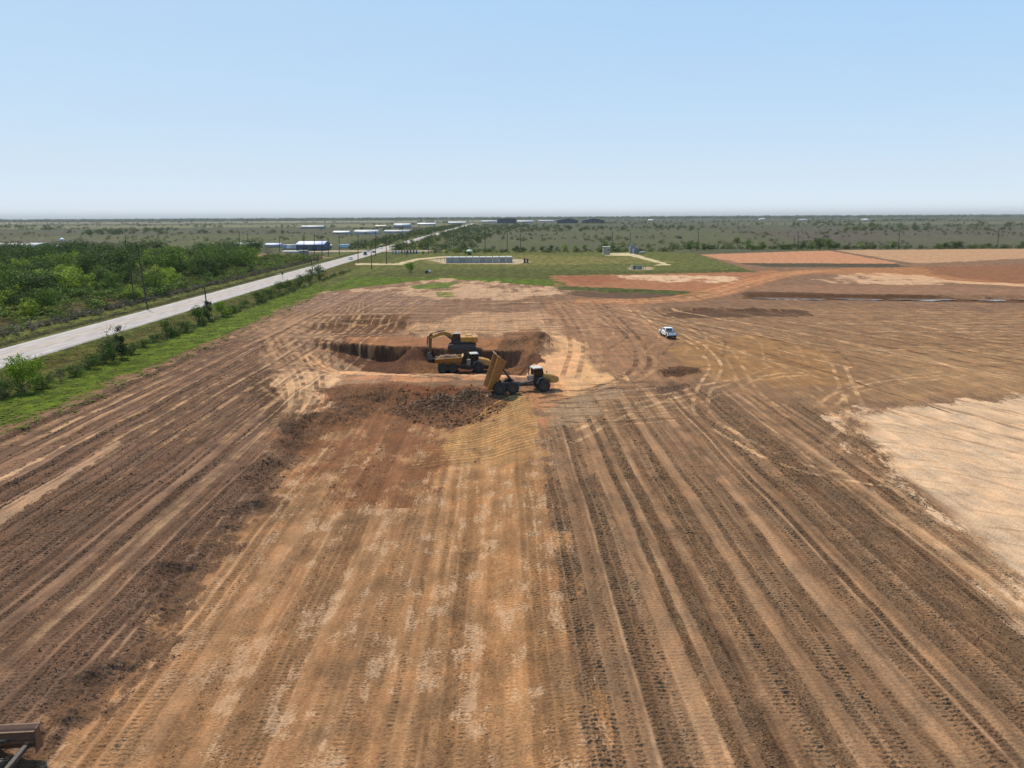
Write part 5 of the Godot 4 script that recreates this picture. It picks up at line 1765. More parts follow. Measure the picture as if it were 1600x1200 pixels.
	for k in belt.size():
		var b: Array = belt[k]
		var p: Vector3 = b[0]
		var px_m := -p.z / 1130.0
		var kind: String = "bush" if b[1] == "bush" else "tree"
		plant(kind, b[1], Vector3(p.x, -0.05, p.z), maxf(b[2] * px_m, 2.0), told.get(k, "%s %s in the far line of trees behind the fields" % [{"oak": "dark green", "elm": "mid green", "willow": "pale green", "bush": "low dark"}[b[1]], kind]), kind, "line of trees behind the fields", 1.25 if kind == "tree" else 1.8)
	# scrub, by the thousand
	var far := []
	var grey := []
	for k in 5200:
		var d := 300.0 * pow(14.0, rng.randf())
		var x := rng.randf_range(-0.8, 0.82) * d
		var nz := hn.get_noise_2d(x * 0.06, d * 0.06) + 0.5 * hn2.get_noise_2d(x * 0.2, d * 0.1)
		if x < -75.0 and d < 640.0: continue
		if x > -105.0 and x < -70.0: continue
		if x > -70.0 and d < 535.0: continue
		if nz < 0.02 + 0.1 * rng.randf(): continue
		var green := x > -100.0 and x < 60.0 + 0.1 * d
		(far if green or rng.randf() < 0.5 else grey).append([Vector3(x, -0.2, -d), rng.randf_range(1.0, 3.4), rng.randf_range(1.0, 2.2)])
	# thicket along the right of the far highway, hedge line along the fields
	for k in 420:
		var d := 540.0 + 1500.0 * pow(rng.randf(), 1.2)
		far.append([Vector3(-78.0 + 70.0 * pow(rng.randf(), 1.6) * (0.4 + d / 1200.0), -0.2, -d), rng.randf_range(2.0, 5.0), rng.randf_range(1.0, 1.6)])
	for k in 300:
		far.append([Vector3(-98.0 - 22.0 * rng.randf(), -0.2, -(560.0 + 1500.0 * rng.randf())), rng.randf_range(2.5, 6.0), rng.randf_range(1.0, 1.6)])
	for k in 420:
		var x := rng.randf_range(-50.0, 460.0)
		far.append([Vector3(x, -0.2, -(528.0 - 0.05 * x + 5.0 * rng.randfn() + (14.0 if x > 120.0 else -20.0))), rng.randf_range(0.8, 3.0), rng.randf_range(1.0, 2.0)])
	swarm("scrub", "far", far, "scattered green scrub over the plain beyond the site")
	swarm("scrub", "fargrey", grey, "scattered grey brown scrub over the plain beyond the site")
	# tree belts out to the horizon
	var trees := []
	for k in 210:
		var d := 1100.0 * pow(7.0, rng.randf())
		var x0 := rng.randf_range(-0.85, 0.85) * d
		var long := rng.randf_range(20.0, 160.0) * (0.5 + d / 2500.0)
		var n := int(long / (7.0 + d * 0.002))
		for j in n:
			var x := x0 + long * (rng.randf() - 0.5)
			if x > -110.0 and x < -66.0: continue
			trees.append([Vector3(x, -0.3, -d - rng.randfn() * 12.0), rng.randf_range(3.0, 6.8), rng.randf_range(1.0, 1.8)])
	for k in 9000:
		var d := 5200.0 + 5500.0 * rng.randf()
		trees.append([Vector3(rng.randf_range(-0.82, 0.82) * d, -0.5, -d), rng.randf_range(7.0, 15.0) * (1.0 + 0.4 * sin(k * 0.013)), rng.randf_range(1.2, 2.4)])
	swarm("treeline", "far", trees, "hazy belts of trees along the flat horizon", "treeline")


# ---------------------------------------------------------------- highway
func make_road():
	var n := FastNoiseLite.new()
	n.seed = 8; n.frequency = 0.02; n.fractal_octaves = 5
	var im := n.get_seamless_image(256, 256)
	im.convert(Image.FORMAT_RGB8)
	var c := soil(182, 178, 182)
	for y in 256:
		for x in 256:
			var v := im.get_pixel(x, y).r - 0.5
			var lane := absf(fmod(x / 256.0 * 4.0, 2.0) - 1.0)
			var k := 1.0 + v * 0.16 - (0.05 if lane > 0.35 and lane < 0.65 else 0.0)
			im.set_pixel(x, y, Color(c.r * k, c.g * k, c.b * k))
	var m := StandardMaterial3D.new()
	m.albedo_texture = ImageTexture.create_from_image(im)
	m.roughness = 0.85
	m.metallic_specular = 0.3
	var st := begin()
	st.set_smooth_group(-1)
	var ds := [-60.0]
	while ds[ds.size() - 1] < 2600.0:
		ds.append(ds[ds.size() - 1] + 40.0)
	for i in ds.size() - 1:
		# a crowned slab with sloping shoulders and visible edges
		var prof := [[-94.6, -0.3], [-93.9, 0.16], [-88.0, 0.28], [-82.4, 0.16], [-81.7, -0.3]]
		for k in 4:
			var a := Vector3(prof[k][0], prof[k][1], -ds[i])
			var b := Vector3(prof[k + 1][0], prof[k + 1][1], -ds[i])
			var e := Vector3(0, 0, ds[i] - ds[i + 1])
			for v in [[a, 0.0, k], [a + e, 1.0, k], [b + e, 1.0, k + 1], [a, 0.0, k], [b + e, 1.0, k + 1], [b, 0.0, k + 1]]:
				st.set_uv(Vector2((v[0].x + 94.0) / 11.8, -v[0].z / 40.0))
				st.add_vertex(v[0])
	put("road", done(st), m).set_meta("kind", "structure")
	# painted lines
	for q in [[-88.12, 0.1, Color8(196, 160, 70), "centre_line"], [-87.88, 0.1, Color8(196, 160, 70), "centre_line"], [-92.9, 0.12, Color8(220, 220, 216), "edge_line"], [-83.4, 0.12, Color8(220, 220, 216), "edge_line"]]:
		st = begin()
		st.set_smooth_group(-1)
		var y: float = 0.28 - absf(q[0] + 88.0) * 0.0206 + 0.008
		quad(st, Vector3(q[0], y, 60), Vector3(q[0], y, -1500), Vector3(q[0] + q[1], y, -1500), Vector3(q[0] + q[1], y, 60))
		put(q[3], done(st), mat("line_%s" % q[3], q[2], 0.8)).set_meta("kind", "structure")

# ---------------------------------------------------------------- buildings
# a metal shed: walls and roof with eaves, ridge along x; parts named as they are
func shed(called: String, at: Vector3, wide: float, tall: float, deep: float, wall_c: Color, roof_c: Color, label: String, category: String, rise := 0.22, openings := 0, group := "", ridge_z := false) -> Node3D:
	var t := base(called, Vector3(at.x, 0, at.z - deep / 2.0))
	tag(t, label, category, group)
	var eave := tall * (1.0 - rise)
	var wm := mat("wall_%s" % wall_c.to_html(), wall_c, 0.7)
	var rm := mat("roof_%s" % roof_c.to_html(), roof_c, 0.5)
	var st := begin()
	if ridge_z:
		slab(st, [-wide / 2, -0.3, wide / 2, -0.3, wide / 2, eave, 0, tall - 0.1, -wide / 2, eave], -deep / 2, deep / 2, 0.02)
	else:
		var turned := begin()
		slab(turned, [-deep / 2, -0.3, deep / 2, -0.3, deep / 2, eave, 0, tall - 0.1, -deep / 2, eave], -wide / 2, wide / 2, 0.02)
		st.append_from(done(turned), 0, Transform3D(Basis(Vector3.UP, PI / 2), Vector3.ZERO))
	piece(t, "wall", st, wm)
	for s in [-1, 1]:
		st = begin()
		var half := (wide if ridge_z else deep) / 2.0
		var run := (deep if ridge_z else wide) / 2.0 + 0.4
		var o := 0.05
		var sl := SurfaceTool.new()
		sl.begin(Mesh.PRIMITIVE_TRIANGLES)
		var drop := (tall - eave) * 0.5 / half
		slab(sl, [0, tall + o, (half + 0.5) * s, eave - drop + o, (half + 0.5) * s, eave - drop + o + 0.14, 0, tall + o + 0.14], -run, run, 0.02)
		st.append_from(done(sl), 0, Transform3D(Basis() if ridge_z else Basis(Vector3.UP, PI / 2), Vector3.ZERO))
		piece(t, "roof", st, rm)
	for k in openings:
		st = begin()
		var w := wide / (openings * 2.0)
		bar(st, Vector3(-wide / 2 + (k + 0.5) * wide / openings, eave * 0.36, deep / 2 + 0.04), Vector3(w, eave * 0.72, 0.12), 0.02)
		piece(t, "door", st, mat("door_grey", Color8(70, 76, 82), 0.6))
	return t

func box_house(called: String, at: Vector3, wide: float, tall: float, deep: float, c: Color, label: String, category: String, windows := 0) -> Node3D:
	var t := base(called, Vector3(at.x, 0, at.z - deep / 2))
	tag(t, label, category)
	var st := begin()
	bar(st, Vector3(0, tall / 2 - 0.2, 0), Vector3(wide, tall + 0.4, deep), 0.04)
	piece(t, "wall", st, mat("wall_%s" % c.to_html(), c, 0.8))
	st = begin()
	bar(st, Vector3(0, tall + 0.14, 0), Vector3(wide + 0.5, 0.24, deep + 0.5), 0.04)
	piece(t, "roof", st, mat("flat_roof", Color8(190, 186, 176), 0.8))
	for k in windows:
		st = begin()
		bar(st, Vector3(wide * (0.5 + (k + 0.5) / windows * 0.5 - 0.5), tall * 0.62, deep / 2 + 0.02), Vector3(wide / windows * 0.2, tall * 0.16, 0.1), 0.02)
		piece(t, "window", st, mat("window_dark", Color8(34, 40, 48), 0.2))
	return t

func trailer(called: String, at: Vector3, wide: float, tall: float, c: Color, label: String, category: String, round_ := false) -> Node3D:
	var t := base(called, at)
	tag(t, label, category)
	var st := begin()
	if round_:
		tube(st, Vector3(-wide / 2, tall * 0.6, 0), Vector3(wide / 2, tall * 0.6, 0), tall * 0.4, tall * 0.4, 16)
		piece(t, "tank", st, mat("trailer_%s" % c.to_html(), c, 0.3))
	else:
		bar(st, Vector3(0, tall * 0.6, 0), Vector3(wide, tall * 0.8, 2.5), 0.12)
		piece(t, "box", st, mat("trailer_%s" % c.to_html(), c, 0.4))
	st = begin()
	bar(st, Vector3(0, tall * 0.19, 0), Vector3(wide * 0.95, 0.2, 1.6), 0.03)
	piece(t, "frame", st, steel())
	for x in [-0.3, 0.3]:
		for s in [-1, 1]:
			wheel(t, Vector3(x * wide, 0.5, 1.0 * s), 0.5, 0.4, mat("alloy", Color8(186, 188, 190), 0.3, 0.7), false)
	return t

func make_buildings():
	shed("metal_shed", Vector3(-138.6, 0, -543.1), 20.1, 6.5, 22.0, Color8(50, 66, 82), Color8(202, 204, 240), "blue metal shed with a white roof across the highway", "shed", 0.3, 3)
	shed("metal_shed", Vector3(-209.4, 0, -608.8), 17.8, 3.9, 18.0, Color8(150, 150, 150), Color8(180, 182, 182), "long white-roofed shed behind the dark trees", "shed", 0.3, 2)
	shed("metal_shed", Vector3(-185.1, 0, -605.4), 12.0, 3.3, 12.0, Color8(150, 150, 146), Color8(188, 190, 214), "small pale shed half hidden by the end of the wood", "shed", 0.3)
	shed("warehouse", Vector3(-342.0, 0, -520.5), 31.9, 7.0, 30.0, Color8(150, 150, 146), Color8(174, 175, 174), "white-roofed warehouse behind the wood at the picture's edge", "warehouse", 0.2, 0)
	box_house("office_building", Vector3(-286.3, 0, -481.2), 17.7, 6.3, 26.0, Color8(104, 100, 100), "grey flat-roofed building with a row of small windows behind the wood", "building", 6)
	trailer("camper_trailer", Vector3(-163.3, 0, -567.4), 4.4, 3.9, Color8(150, 156, 166), "grey camper trailer left of the blue shed", "trailer")
	trailer("camper_trailer", Vector3(-160.5, 0, -567.0), 2.9, 3.9, Color8(222, 222, 222), "white camper trailer left of the blue shed", "trailer")
	trailer("camper_trailer", Vector3(-157.0, 0, -566.6), 2.9, 3.9, Color8(186, 184, 186), "off-white camper trailer nearest the blue shed", "trailer")
	trailer("tank_trailer", Vector3(-135.1, 0, -586.5), 6.1, 3.2, Color8(174, 174, 172), "pale tank trailer right of the blue shed", "trailer", true)
	trailer("box_trailer", Vector3(-121.1, 0, -584.6), 10.1, 3.2, Color8(176, 196, 206), "long pale blue box trailer right of the blue shed", "trailer")
	trailer("flatbed_truck", Vector3(-126.3, 0, -478.8), 5.8, 3.3, Color8(120, 120, 118), "dusty grey truck parked in front of the blue shed", "truck")
	trailer("flatbed_trailer", Vector3(-143.7, 0, -514.8), 11.5, 1.3, Color8(210, 212, 212), "low white flatbed trailer in front of the campers", "trailer")
	# row of units on the gravel pad
	var row := base("concrete_row", Vector3(0, 0, 0))
	concrete_row(row, Vector3(-10.2, 0, -387.9), 35.2, 3.3)
	tag(row, "long low row of grey concrete bays with white tops in the mown field", "storage row")
	# far barns and sheds
	var far := [
		[Vector3(-413.5, 0, -1649.8), 49.5, 6.2, Color8(120, 124, 126), Color8(182, 182, 180), "long white-roofed barn far left of the highway", 30.0],
		[Vector3(-228.2, 0, -1074.2), 23.1, 4.5, Color8(150, 150, 148), Color8(212, 210, 206), "low pale shed left of the long white sheds", 20.0],
		[Vector3(-190.7, 0, -1065.6), 33.9, 5.9, Color8(170, 170, 170), Color8(180, 180, 178), "first of the long white sheds near the far highway", 24.0],
		[Vector3(-156.2, 0, -1139.9), 39.3, 4.3, Color8(170, 170, 168), Color8(170, 170, 168), "second long white shed closer to the far highway", 24.0],
		[Vector3(-285.5, 0, -1798.9), 26.3, 4.5, Color8(160, 158, 150), Color8(216, 208, 180), "cream-roofed barn far behind the long white sheds", 24.0],
		[Vector3(-218.3, 0, -1674.6), 36.0, 9.9, Color8(140, 142, 146), Color8(174, 176, 180), "big grey shed far behind the long white sheds", 40.0],
		[Vector3(-209.3, 0, -2156.0), 52.0, 6.4, Color8(150, 152, 154), Color8(220, 222, 222), "pale shed where the highway nears the horizon", 40.0],
		[Vector3(-144.7, 0, -2598.1), 62.7, 6.6, Color8(150, 152, 154), Color8(214, 214, 214), "low pale roof by the vanishing highway", 40.0],
		[Vector3(-37.3, 0, -3087.1), 66.6, 7.8, Color8(170, 172, 174), Color8(176, 176, 176), "thin white roof left of the dark square hangar", 50.0],
		[Vector3(104.3, 0, -2842.4), 63.9, 8.4, Color8(170, 172, 174), Color8(172, 172, 172), "thin white roof right of the dark square hangar", 50.0],
		[Vector3(213.8, 0, -3277.2), 68.1, 6.9, Color8(170, 172, 174), Color8(170, 170, 170), "thin white roof left of the two arched hangars", 50.0],
		[Vector3(782.5, 0, -3779.4), 23.0, 5.4, Color8(200, 200, 198), Color8(238, 238, 234), "tiny bright roof right of the arched hangars", 30.0],
		[Vector3(1375.1, 0, -3829.0), 26.8, 8.1, Color8(200, 200, 198), Color8(180, 180, 178), "tiny bright roof far out on the right plain", 30.0],
		[Vector3(1347.1, 0, -3244.4), 34.1, 5.8, Color8(180, 180, 178), Color8(170, 170, 168), "tiny long roof on the right plain", 30.0],
		[Vector3(1535.4, 0, -3066.0), 18.9, 6.5, Color8(190, 190, 186), Color8(230, 230, 226), "tiny pale roof farthest along the right plain", 30.0],
	]
	for f in far:
		call_shed(f)
	for h in [[Vector3(30.5, 0, -2620.2), 67.9, 17.7, 40.0, "dark square hangar on the plain near the horizon", 0.12], [Vector3(235.1, 0, -2505.5), 69.5, 15.9, 44.0, "dark hangar with a shallow ridge, nearer the square one of two", 0.35], [Vector3(317.2, 0, -2459.5), 70.4, 15.6, 44.0, "dark hangar with a shallow ridge, right of its twin", 0.35]]:
		dark_hangar(h)
	# water tower
	var w := base("water_tower", Vector3(-276.57, 0.00, -472.59))
	tag(w, "white ball-shaped water tower on a thin stem above the wood", "water tower")
	var k := 0.000885 * -w.position.z
	var st := begin()
	tube(st, Vector3(0, -0.2, 0), Vector3(0, 22.5 * k, 0), 0.9 * k * 0.6, 0.9 * k * 0.5, 12)
	piece(w, "stem", st, mat("tower_white", Color8(224, 224, 226), 0.5))
	var ball := SphereMesh.new()
	ball.radius = 3.3 * k
	ball.height = 5.8 * k
	ball.radial_segments = 20
	ball.rings = 10
	put("tank", ball, mat("tower_white", Color.WHITE), w).position = Vector3(0, 26.0 * k, 0)
	st = begin()
	bar(st, Vector3(0.3 * k, 26.0 * k, 3.2 * k), Vector3(3.0 * k, 1.6 * k, 0.6 * k), 0.1)
	piece(w, "lettering_band", st, mat("tower_mark", Color8(120, 124, 134), 0.6))
	# small service buildings behind the field
	box_house("service_cabin", Vector3(68.6, 0, -464.3), 4.1, 4.8, 4.5, Color8(150, 144, 128), "square grey beige cabin at the back of the mown field", "cabin", 1)
	var g := base("pump_house", Vector3(88.28, 0.00, -478.28))
	tag(g, "blue grey pump house with a raised roof unit at the back of the field", "pump house")
	st = begin()
	bar(st, Vector3(0, 1.9, 0), Vector3(5.4, 4.2, 4.0), 0.05)
	piece(g, "wall", st, mat("pump_blue", Color8(116, 118, 122), 0.7))
	st = begin()
	bar(st, Vector3(-1.1, 5.0, 0), Vector3(2.6, 2.0, 2.4), 0.05)
	piece(g, "roof_unit", st, mat("pump_grey", Color8(130, 132, 130), 0.7))
	st = begin()
	bar(st, Vector3(-0.6, 1.7, 2.03), Vector3(1.0, 3.2, 0.08), 0.02)
	piece(g, "door", st, mat("door_pale", Color8(190, 186, 180), 0.6))
	trailer("equipment_skid", Vector3(93.2, 0, -473.5), 3.3, 1.6, Color8(174, 168, 158), "small pale skid unit beside the pump house", "skid")
	var v := base("valve_station", Vector3(63.94, 0.00, -333.90))
	tag(v, "cluster of pipes and boxes on a gravel pad in the field", "valve station")
	for q in [[-3.0, 1.9, 0.7, "cabinet", Color8(190, 186, 170)], [-1.6, 1.6, 1.4, "cabinet", Color8(80, 86, 84)], [0.6, 1.8, 2.4, "cabinet", Color8(120, 128, 120)]]:
		st = begin()
		bar(st, Vector3(q[0], q[1] / 2, 0), Vector3(q[2], q[1], 1.0), 0.05)
		piece(v, q[3], st, mat("valve_%s" % q[4].to_html(), q[4], 0.6))
	for x in [-0.4, 2.4, 3.2]:
		st = begin()
		tube(st, Vector3(x, 0, 0.6), Vector3(x, 2.1, 0.6), 0.12, 0.12, 8)
		piece(v, "pipe", st, mat("pipe_grey", Color8(150, 152, 150), 0.4))
	# gazebo with a pale green roof
	var ga := base("gazebo", Vector3(-18.79, 0.00, -474.43))
	tag(ga, "small gazebo with a pale green domed roof behind the concrete row", "gazebo")
	st = begin()
	for r in 8:
		var e := TAU * r / 8.0
		var f := TAU * (r + 1) / 8.0
		st.set_smooth_group(1)
		quad(st, Vector3(2.2 * cos(e), 2.3, 2.2 * sin(e)), Vector3(1.3 * cos(e), 3.1, 1.3 * sin(e)), Vector3(1.3 * cos(f), 3.1, 1.3 * sin(f)), Vector3(2.2 * cos(f), 2.3, 2.2 * sin(f)))
		tri(st, Vector3(1.3 * cos(e), 3.1, 1.3 * sin(e)), Vector3(0, 3.5, 0), Vector3(1.3 * cos(f), 3.1, 1.3 * sin(f)))
	piece(ga, "roof", st, mat("gazebo_green", Color8(150, 172, 160), 0.6))
	for r in 4:
		st = begin()
		var e := TAU * (r + 0.5) / 4.0
		tube(st, Vector3(1.8 * cos(e), -0.05, 1.8 * sin(e)), Vector3(1.8 * cos(e), 2.4, 1.8 * sin(e)), 0.12, 0.12, 6)
		piece(ga, "post", st, mat("post_dark", Color8(62, 66, 58), 0.8))
	st = begin()
	bar(st, Vector3(0, 0.8, 0), Vector3(1.8, 1.6, 1.6), 0.05)
	piece(ga, "pump_box", st, mat("gazebo_dark", Color8(52, 70, 64), 0.8))

func call_shed(f: Array):
	shed("far_shed", f[0], f[1], f[2], f[6], f[3], f[4], f[5], "shed", 0.4)

func dark_hangar(h: Array):
	shed("hangar", h[0], h[1], h[2], h[3], Color8(44, 50, 60), Color8(52, 60, 70), h[4], "hangar", h[5], 0, "", true)

func concrete_row(t: Node3D, at: Vector3, wide: float, tall: float):
	t.position = at
	var n := 10
	var w := wide / n
	for k in n:
		var st := begin()
		var x := -wide / 2 + (k + 0.5) * w
		bar(st, Vector3(x, tall * 0.42, -1.5), Vector3(w * 0.95, tall * 0.86, 3.0), 0.06)
		piece(t, "bay", st, mat("bay_%d" % (k % 3), [Color8(142, 140, 134), Color8(152, 149, 142), Color8(134, 132, 128)][k % 3], 0.85))
		st = begin()
		bar(st, Vector3(x, tall * 0.93, -1.5), Vector3(w * 0.86, tall * 0.16, 3.2), 0.05)
		piece(t, "cover", st, mat("bay_cover", Color8(226, 222, 212), 0.7))
	var st2 := begin()
	bar(st2, Vector3(0, tall * 0.1, 0.06), Vector3(wide, 0.12, 0.12), 0.02)
	piece(t, "kerb", st2, mat("bay_kerb", Color8(180, 172, 158), 0.8))

# ---------------------------------------------------------------- poles, signs, cars
var pole_wood: Material
func pole(at: Vector3, lean: Vector3, label: String, arm := true):
	var t := base("utility_pole", at)
	tag(t, label, "utility pole", "wooden poles along the highway and fields")
	var r := clampf(0.16 + 0.00016 * -at.z, 0.16, 0.3)
	var st := begin()
	tube(st, Vector3(0, -0.4, 0), lean, r, r * 0.7, 8)
	piece(t, "shaft", st, pole_wood)
	if arm:
		st = begin()
		var q := lean * 0.94
		bar(st, q, Vector3(2.2, 0.12, 0.12), 0.02)
		piece(t, "crossarm", st, pole_wood)
		for x in [-1.0, 0.0, 1.0]:
			st = begin()
			tube(st, q + Vector3(x, 0.06, 0), q + Vector3(x, 0.26, 0), 0.05, 0.04, 6)
			piece(t, "insulator", st, mat("insulator", Color8(120, 120, 124), 0.3))

func make_roadside():
	pole_wood = worn("weathered_pole", Color8(60, 52, 46), Color8(92, 82, 72), 0.3, 0.9)
	var A := [
		[Vector3(-93.8, 0, -194.5), Vector3(-0.7, 15.7, 0), "tall leaning pole nearest the wood, left of the highway", false],
		[Vector3(-104.0, 0, -208.1), Vector3(0.2, 10.1, 0), "shorter pole standing behind the tall leaning one", false],
		[Vector3(-69.2, 0, -172.6), Vector3(-0.2, 8.2, 0), "leaning pole wrapped in climbers in the roadside hedge", false],
		[Vector3(-84.7, 0, -334.8), Vector3(-0.7, 6.3, 0), "short leaning pole beside the highway by the silver car", false],
		[Vector3(-202.0, 0, -401.2), Vector3(1.2, 15.3, 0), "thin pole rising behind the wood", false],
		[Vector3(-105.1, 0, -397.3), Vector3(1.0, 14.9, 0), "pole in front of the left end of the blue shed", true],
		[Vector3(-103.8, 0, -414.4), Vector3(1.0, 15.2, 0), "pole in front of the blue shed's middle", true],
		[Vector3(-105.5, 0, -440.0), Vector3(0.9, 13.5, 0), "pole at the right end of the blue shed", true],
		[Vector3(-106.6, 0, -461.3), Vector3(0.7, 11.4, 0), "pole right of the pale tank trailer", true],
		[Vector3(-104.7, 0, -484.4), Vector3(0.7, 11.5, 0), "pole left of the pale blue box trailer", true],
		[Vector3(-74.4, 0, -388.8), Vector3(0.8, 15.3, 0), "pole right of the highway beside the dark van", true],
		[Vector3(-59.7, 0, -344.8), Vector3(0.1, 9.2, 0), "short stout pole in the mown field by the highway", false],
		[Vector3(-77.7, 0, -465.5), Vector3(0.7, 15.4, 0), "tall pole just past the dark cars on the highway", true],
		[Vector3(-58.3, 0, -382.1), Vector3(0.2, 13.1, 0), "pole at the bend of the gravel drive", true],
		[Vector3(-85.5, 0, -579.7), Vector3(0.5, 11.8, 0), "pole left of the blue grey panels", true],
		[Vector3(-99.5, 0, -767.4), Vector3(0.6, 15.6, 0), "small far pole on the highway's left verge", true],
		[Vector3(-56.9, 0, -455.8), Vector3(0.5, 12.8, 0), "pole in front of the blue grey panels", true],
		[Vector3(-94.7, 0, -884.0), Vector3(0.6, 16.4, 0), "smaller pole farther along the highway", true],
		[Vector3(-46.5, 0, -485.8), Vector3(0.4, 13.7, 0), "pole at the left end of the row of field bushes", true],
		[Vector3(-31.6, 0, -519.8), Vector3(0.3, 12.0, 0), "pole behind the left end of the concrete row", true],
		[Vector3(-9.3, 0, -507.6), Vector3(0.2, 14.3, 0), "pole behind the middle of the concrete row", true],
		[Vector3(6.0, 0, -505.8), Vector3(0.1, 14.7, 0), "pole behind the right end of the concrete row", true],
		[Vector3(15.9, 0, -533.5), Vector3(0.0, 12.3, 0), "pole in the dark thicket right of the concrete row", true],
		[Vector3(84.8, 0, -545.6), Vector3(-0.3, 12.1, 0), "pole just right of the square beige cabin", true],
		[Vector3(103.9, 0, -577.6), Vector3(-0.4, 11.4, 0), "thin pole behind the pump house", true],
		[Vector3(144.0, 0, -527.2), Vector3(-0.7, 13.1, 0), "pole rising from the round bush at the orange field's corner", true],
		[Vector3(208.9, 0, -508.7), Vector3(-1.1, 13.1, 0), "pole left of the tallest trees by the orange field", true],
		[Vector3(218.3, 0, -538.6), Vector3(-0.8, 9.3, 0), "thinner pole next to the one by the tallest trees", false],
		[Vector3(285.2, 0, -518.9), Vector3(-0.8, 13.0, 0), "pole at the edge of the far tan field", true],
		[Vector3(371.0, 0, -540.1), Vector3(-0.7, 12.6, 0), "leaning pole far along the tan field", true],
		[Vector3(-208.8, 0, -596.4), Vector3(1.1, 12.1, 0), "left pole of two above the white-roofed shed", true],
		[Vector3(-201.8, 0, -595.5), Vector3(1.1, 12.1, 0), "right pole of two above the white-roofed shed", true],
		[Vector3(-158.7, 0, -535.6), Vector3(0.8, 10.9, 0), "pole at the end of the wood left of the campers", true],
	]
	for a in A:
		pole(a[0], a[1], a[2], a[3])
	# cars and vans on the highway
	var road_up := Vector3(0, 0.24, 0)
	tag(car("car", Vector3(-85.2, 0.22, -423.7), PI / 2, Color8(216, 218, 222), 1.0), "silver car coming nearest along the highway", "car", "vehicles on the highway")
	tag(car("van", Vector3(-85.6, 0.22, -473.4), PI / 2, Color8(40, 44, 52), 1.5, 1.15), "dark tall van on the highway behind the silver car", "van", "vehicles on the highway")
	tag(car("car", Vector3(-90.8, 0.22, -512.6), -PI / 2, Color8(188, 190, 196), 1.15), "pale grey car on the far lane beside the dark van", "car", "vehicles on the highway")
	tag(car("car", Vector3(-85.0, 0.22, -502.8), PI / 2, Color8(36, 38, 42), 1.0), "black car on the highway behind the dark van", "car", "vehicles on the highway")
	tag(car("truck", Vector3(-90.6, 0.22, -569.0), -PI / 2, Color8(232, 232, 234), 1.9, 1.3), "white truck on the highway past the dark cars", "truck", "vehicles on the highway")
	tag(car("car", Vector3(-85.4, 0.22, -728.4), PI / 2, Color8(200, 190, 180), 1.1), "beige car far up the highway", "car", "vehicles on the highway")
	tag(car("truck", Vector3(-90.4, 0.22, -848.5), -PI / 2, Color8(226, 226, 226), 2.0, 1.4), "white truck farthest up the highway", "truck", "vehicles on the highway")
	# road sign at the verge
	var s := base("road_sign", Vector3(-86.45, 0.00, -293.33))
	tag(s, "small dark sign on a post at the edge of the highway", "road sign")
	var st := begin()
	tube(st, Vector3(0, -0.2, 0), Vector3(0, 2.6, 0), 0.07, 0.07, 6)
	piece(s, "post", st, steel())
	st = begin()
	bar(st, Vector3(0, 2.3, 0.08), Vector3(0.75, 1.1, 0.04), 0.01)
	piece(s, "plate", st, mat("sign_back", Color8(70, 70, 66), 0.5))
	# panels beside the highway
	for k in 9:
		var p := base("storage_panel", (Vector3(-70.08, 0.00, -488.60)).lerp(Vector3(-54.65, 0.00, -491.01), k / 8.0))
		tag(p, ["pale grey upright panel, end of the row by the highway", "grey upright panel second in the row by the highway", "white upright panel third in the row by the highway", "dull blue upright panel fourth in the row by the highway", "middle upright panel of the row by the highway", "blue upright panel sixth in the row by the highway", "bright blue upright panel seventh in the row by the highway", "dark blue upright panel eighth in the row by the highway", "blue upright panel ending the row by the field pole"][k], "panel", "row of upright panels")
		var c: Color = [Color8(150, 156, 164), Color8(120, 128, 140), Color8(170, 174, 180), Color8(84, 98, 124), Color8(120, 130, 146), Color8(70, 88, 122), Color8(60, 82, 130), Color8(66, 84, 120), Color8(74, 92, 126)][k]
		st = begin()
		bar(st, Vector3(0, 1.3, 0), Vector3(1.0, 2.1, 0.8), 0.05)
		piece(p, "panel", st, mat("panel_%d" % k, c, 0.6))
		st = begin()
		bar(st, Vector3(0, 0.15, 0), Vector3(1.25, 0.3, 1.0), 0.03)
		piece(p, "foot", st, steel())


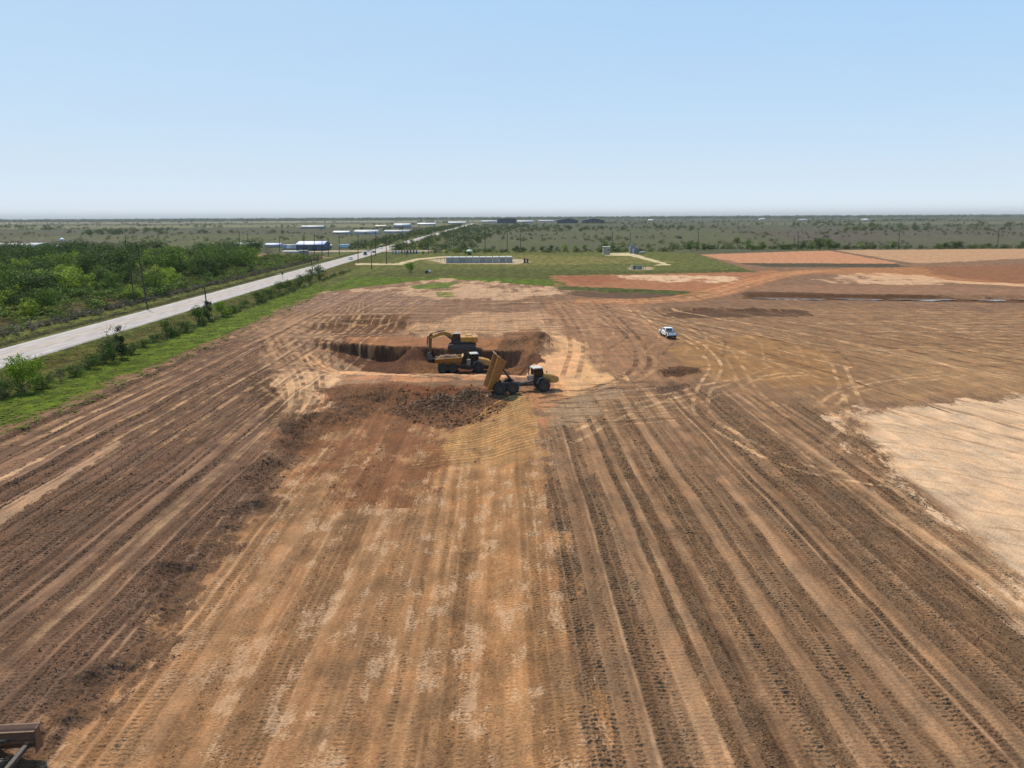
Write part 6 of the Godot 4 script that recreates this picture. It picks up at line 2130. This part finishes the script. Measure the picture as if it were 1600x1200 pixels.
# ---------------------------------------------------------------- small things
func make_small_details():
	# standing water in the drainage trench
	var water := mat("muddy_water", Color8(120, 104, 92), 0.08, 0.0, 0.6)
	var runs := [[76.0, 96.0, "brightest puddle at the near end of the trench"], [99.0, 112.0, "short puddle second along the trench"], [114.0, 133.0, "long puddle in the middle of the trench"], [137.0, 146.0, "small puddle past the middle of the trench"], [150.0, 178.0, "far long puddle toward the end of the trench"]]
	for q in runs:
		var st := begin()
		st.set_smooth_group(-1)
		var n := 24
		for i in n:
			var e := []
			for k in [i, i + 1]:
				var x := lerpf(q[0], q[1], float(k) / n)
				var dt := 214.0 - 0.125 * (x - 80.0) + 2.0 * hn.get_noise_2d(x * 1.2, 7.0)
				var w := 3.0 * pow(sin(PI * clampf(float(k) / n, 0.02, 0.98)), 0.5) * (0.7 + 0.9 * absf(hn.get_noise_2d(x * 7.0, 60.0)))
				e.append([Vector3(x, -0.16, -(dt - w)), Vector3(x, -0.16, -(dt + w))])
			quad(st, e[0][0], e[0][1], e[1][1], e[1][0])
		var o := put("puddle", done(st), water)
		tag(o, q[2], "puddle", "puddles in the drainage trench", "structure")
	# a small engine set right of the concrete row
	var g := base("engine_set", Vector3(14.47, 0.00, -385.53))
	tag(g, "small dark engine set standing right of the concrete row", "machine")
	var st := begin()
	bar(st, Vector3(-0.7, 1.4, 0), Vector3(1.0, 2.4, 1.2), 0.08)
	piece(g, "tank", st, mat("set_dark", Color8(46, 50, 54), 0.6))
	st = begin()
	bar(st, Vector3(0.7, 1.3, 0), Vector3(0.9, 2.0, 1.2), 0.08)
	piece(g, "housing", st, mat("set_grey", Color8(70, 74, 76), 0.6))
	st = begin()
	bar(st, Vector3(0, 0.15, 0), Vector3(3.2, 0.3, 1.5), 0.04)
	piece(g, "skid", st, steel())
	var b := base("field_cart", Vector3(-30.76, 0.00, -318.81))
	tag(b, "little black cart with a white drum in the field before the sand", "cart")
	st = begin()
	bar(st, Vector3(-0.6, 0.75, 0), Vector3(1.3, 0.8, 1.0), 0.06)
	piece(b, "box", st, mat("cart_black", Color8(26, 26, 28), 0.6))
	st = begin()
	tube(st, Vector3(0.65, 0.35, 0), Vector3(0.65, 1.35, 0), 0.42, 0.42, 14)
	piece(b, "drum", st, mat("drum_white", Color8(226, 226, 224), 0.5))
	st = begin()
	bar(st, Vector3(0, 0.3, 0), Vector3(2.6, 0.12, 0.9), 0.02)
	piece(b, "frame", st, steel())
	for x in [-0.8, 0.7]:
		for s in [-1, 1]:
			wheel(b, Vector3(x, 0.28, 0.55 * s), 0.28, 0.16, steel(), false)
	# posts of the fence left of the concrete row
	for k in 7:
		var p := (Vector3(-34.13, 0.00, -407.28)).lerp(Vector3(-21.95, 0.00, -412.02), k / 6.0)
		st = begin()
		tube(st, Vector3(0, -0.2, 0), Vector3(0, 1.6, 0), 0.1, 0.08, 6)
		var o := put("fence_post", done(st), mat("post_dark", Color8(62, 66, 58), 0.8))
		o.position = p
		tag(o, "thin dark fence post left of the concrete row", "fence post", "fence posts by the concrete row")
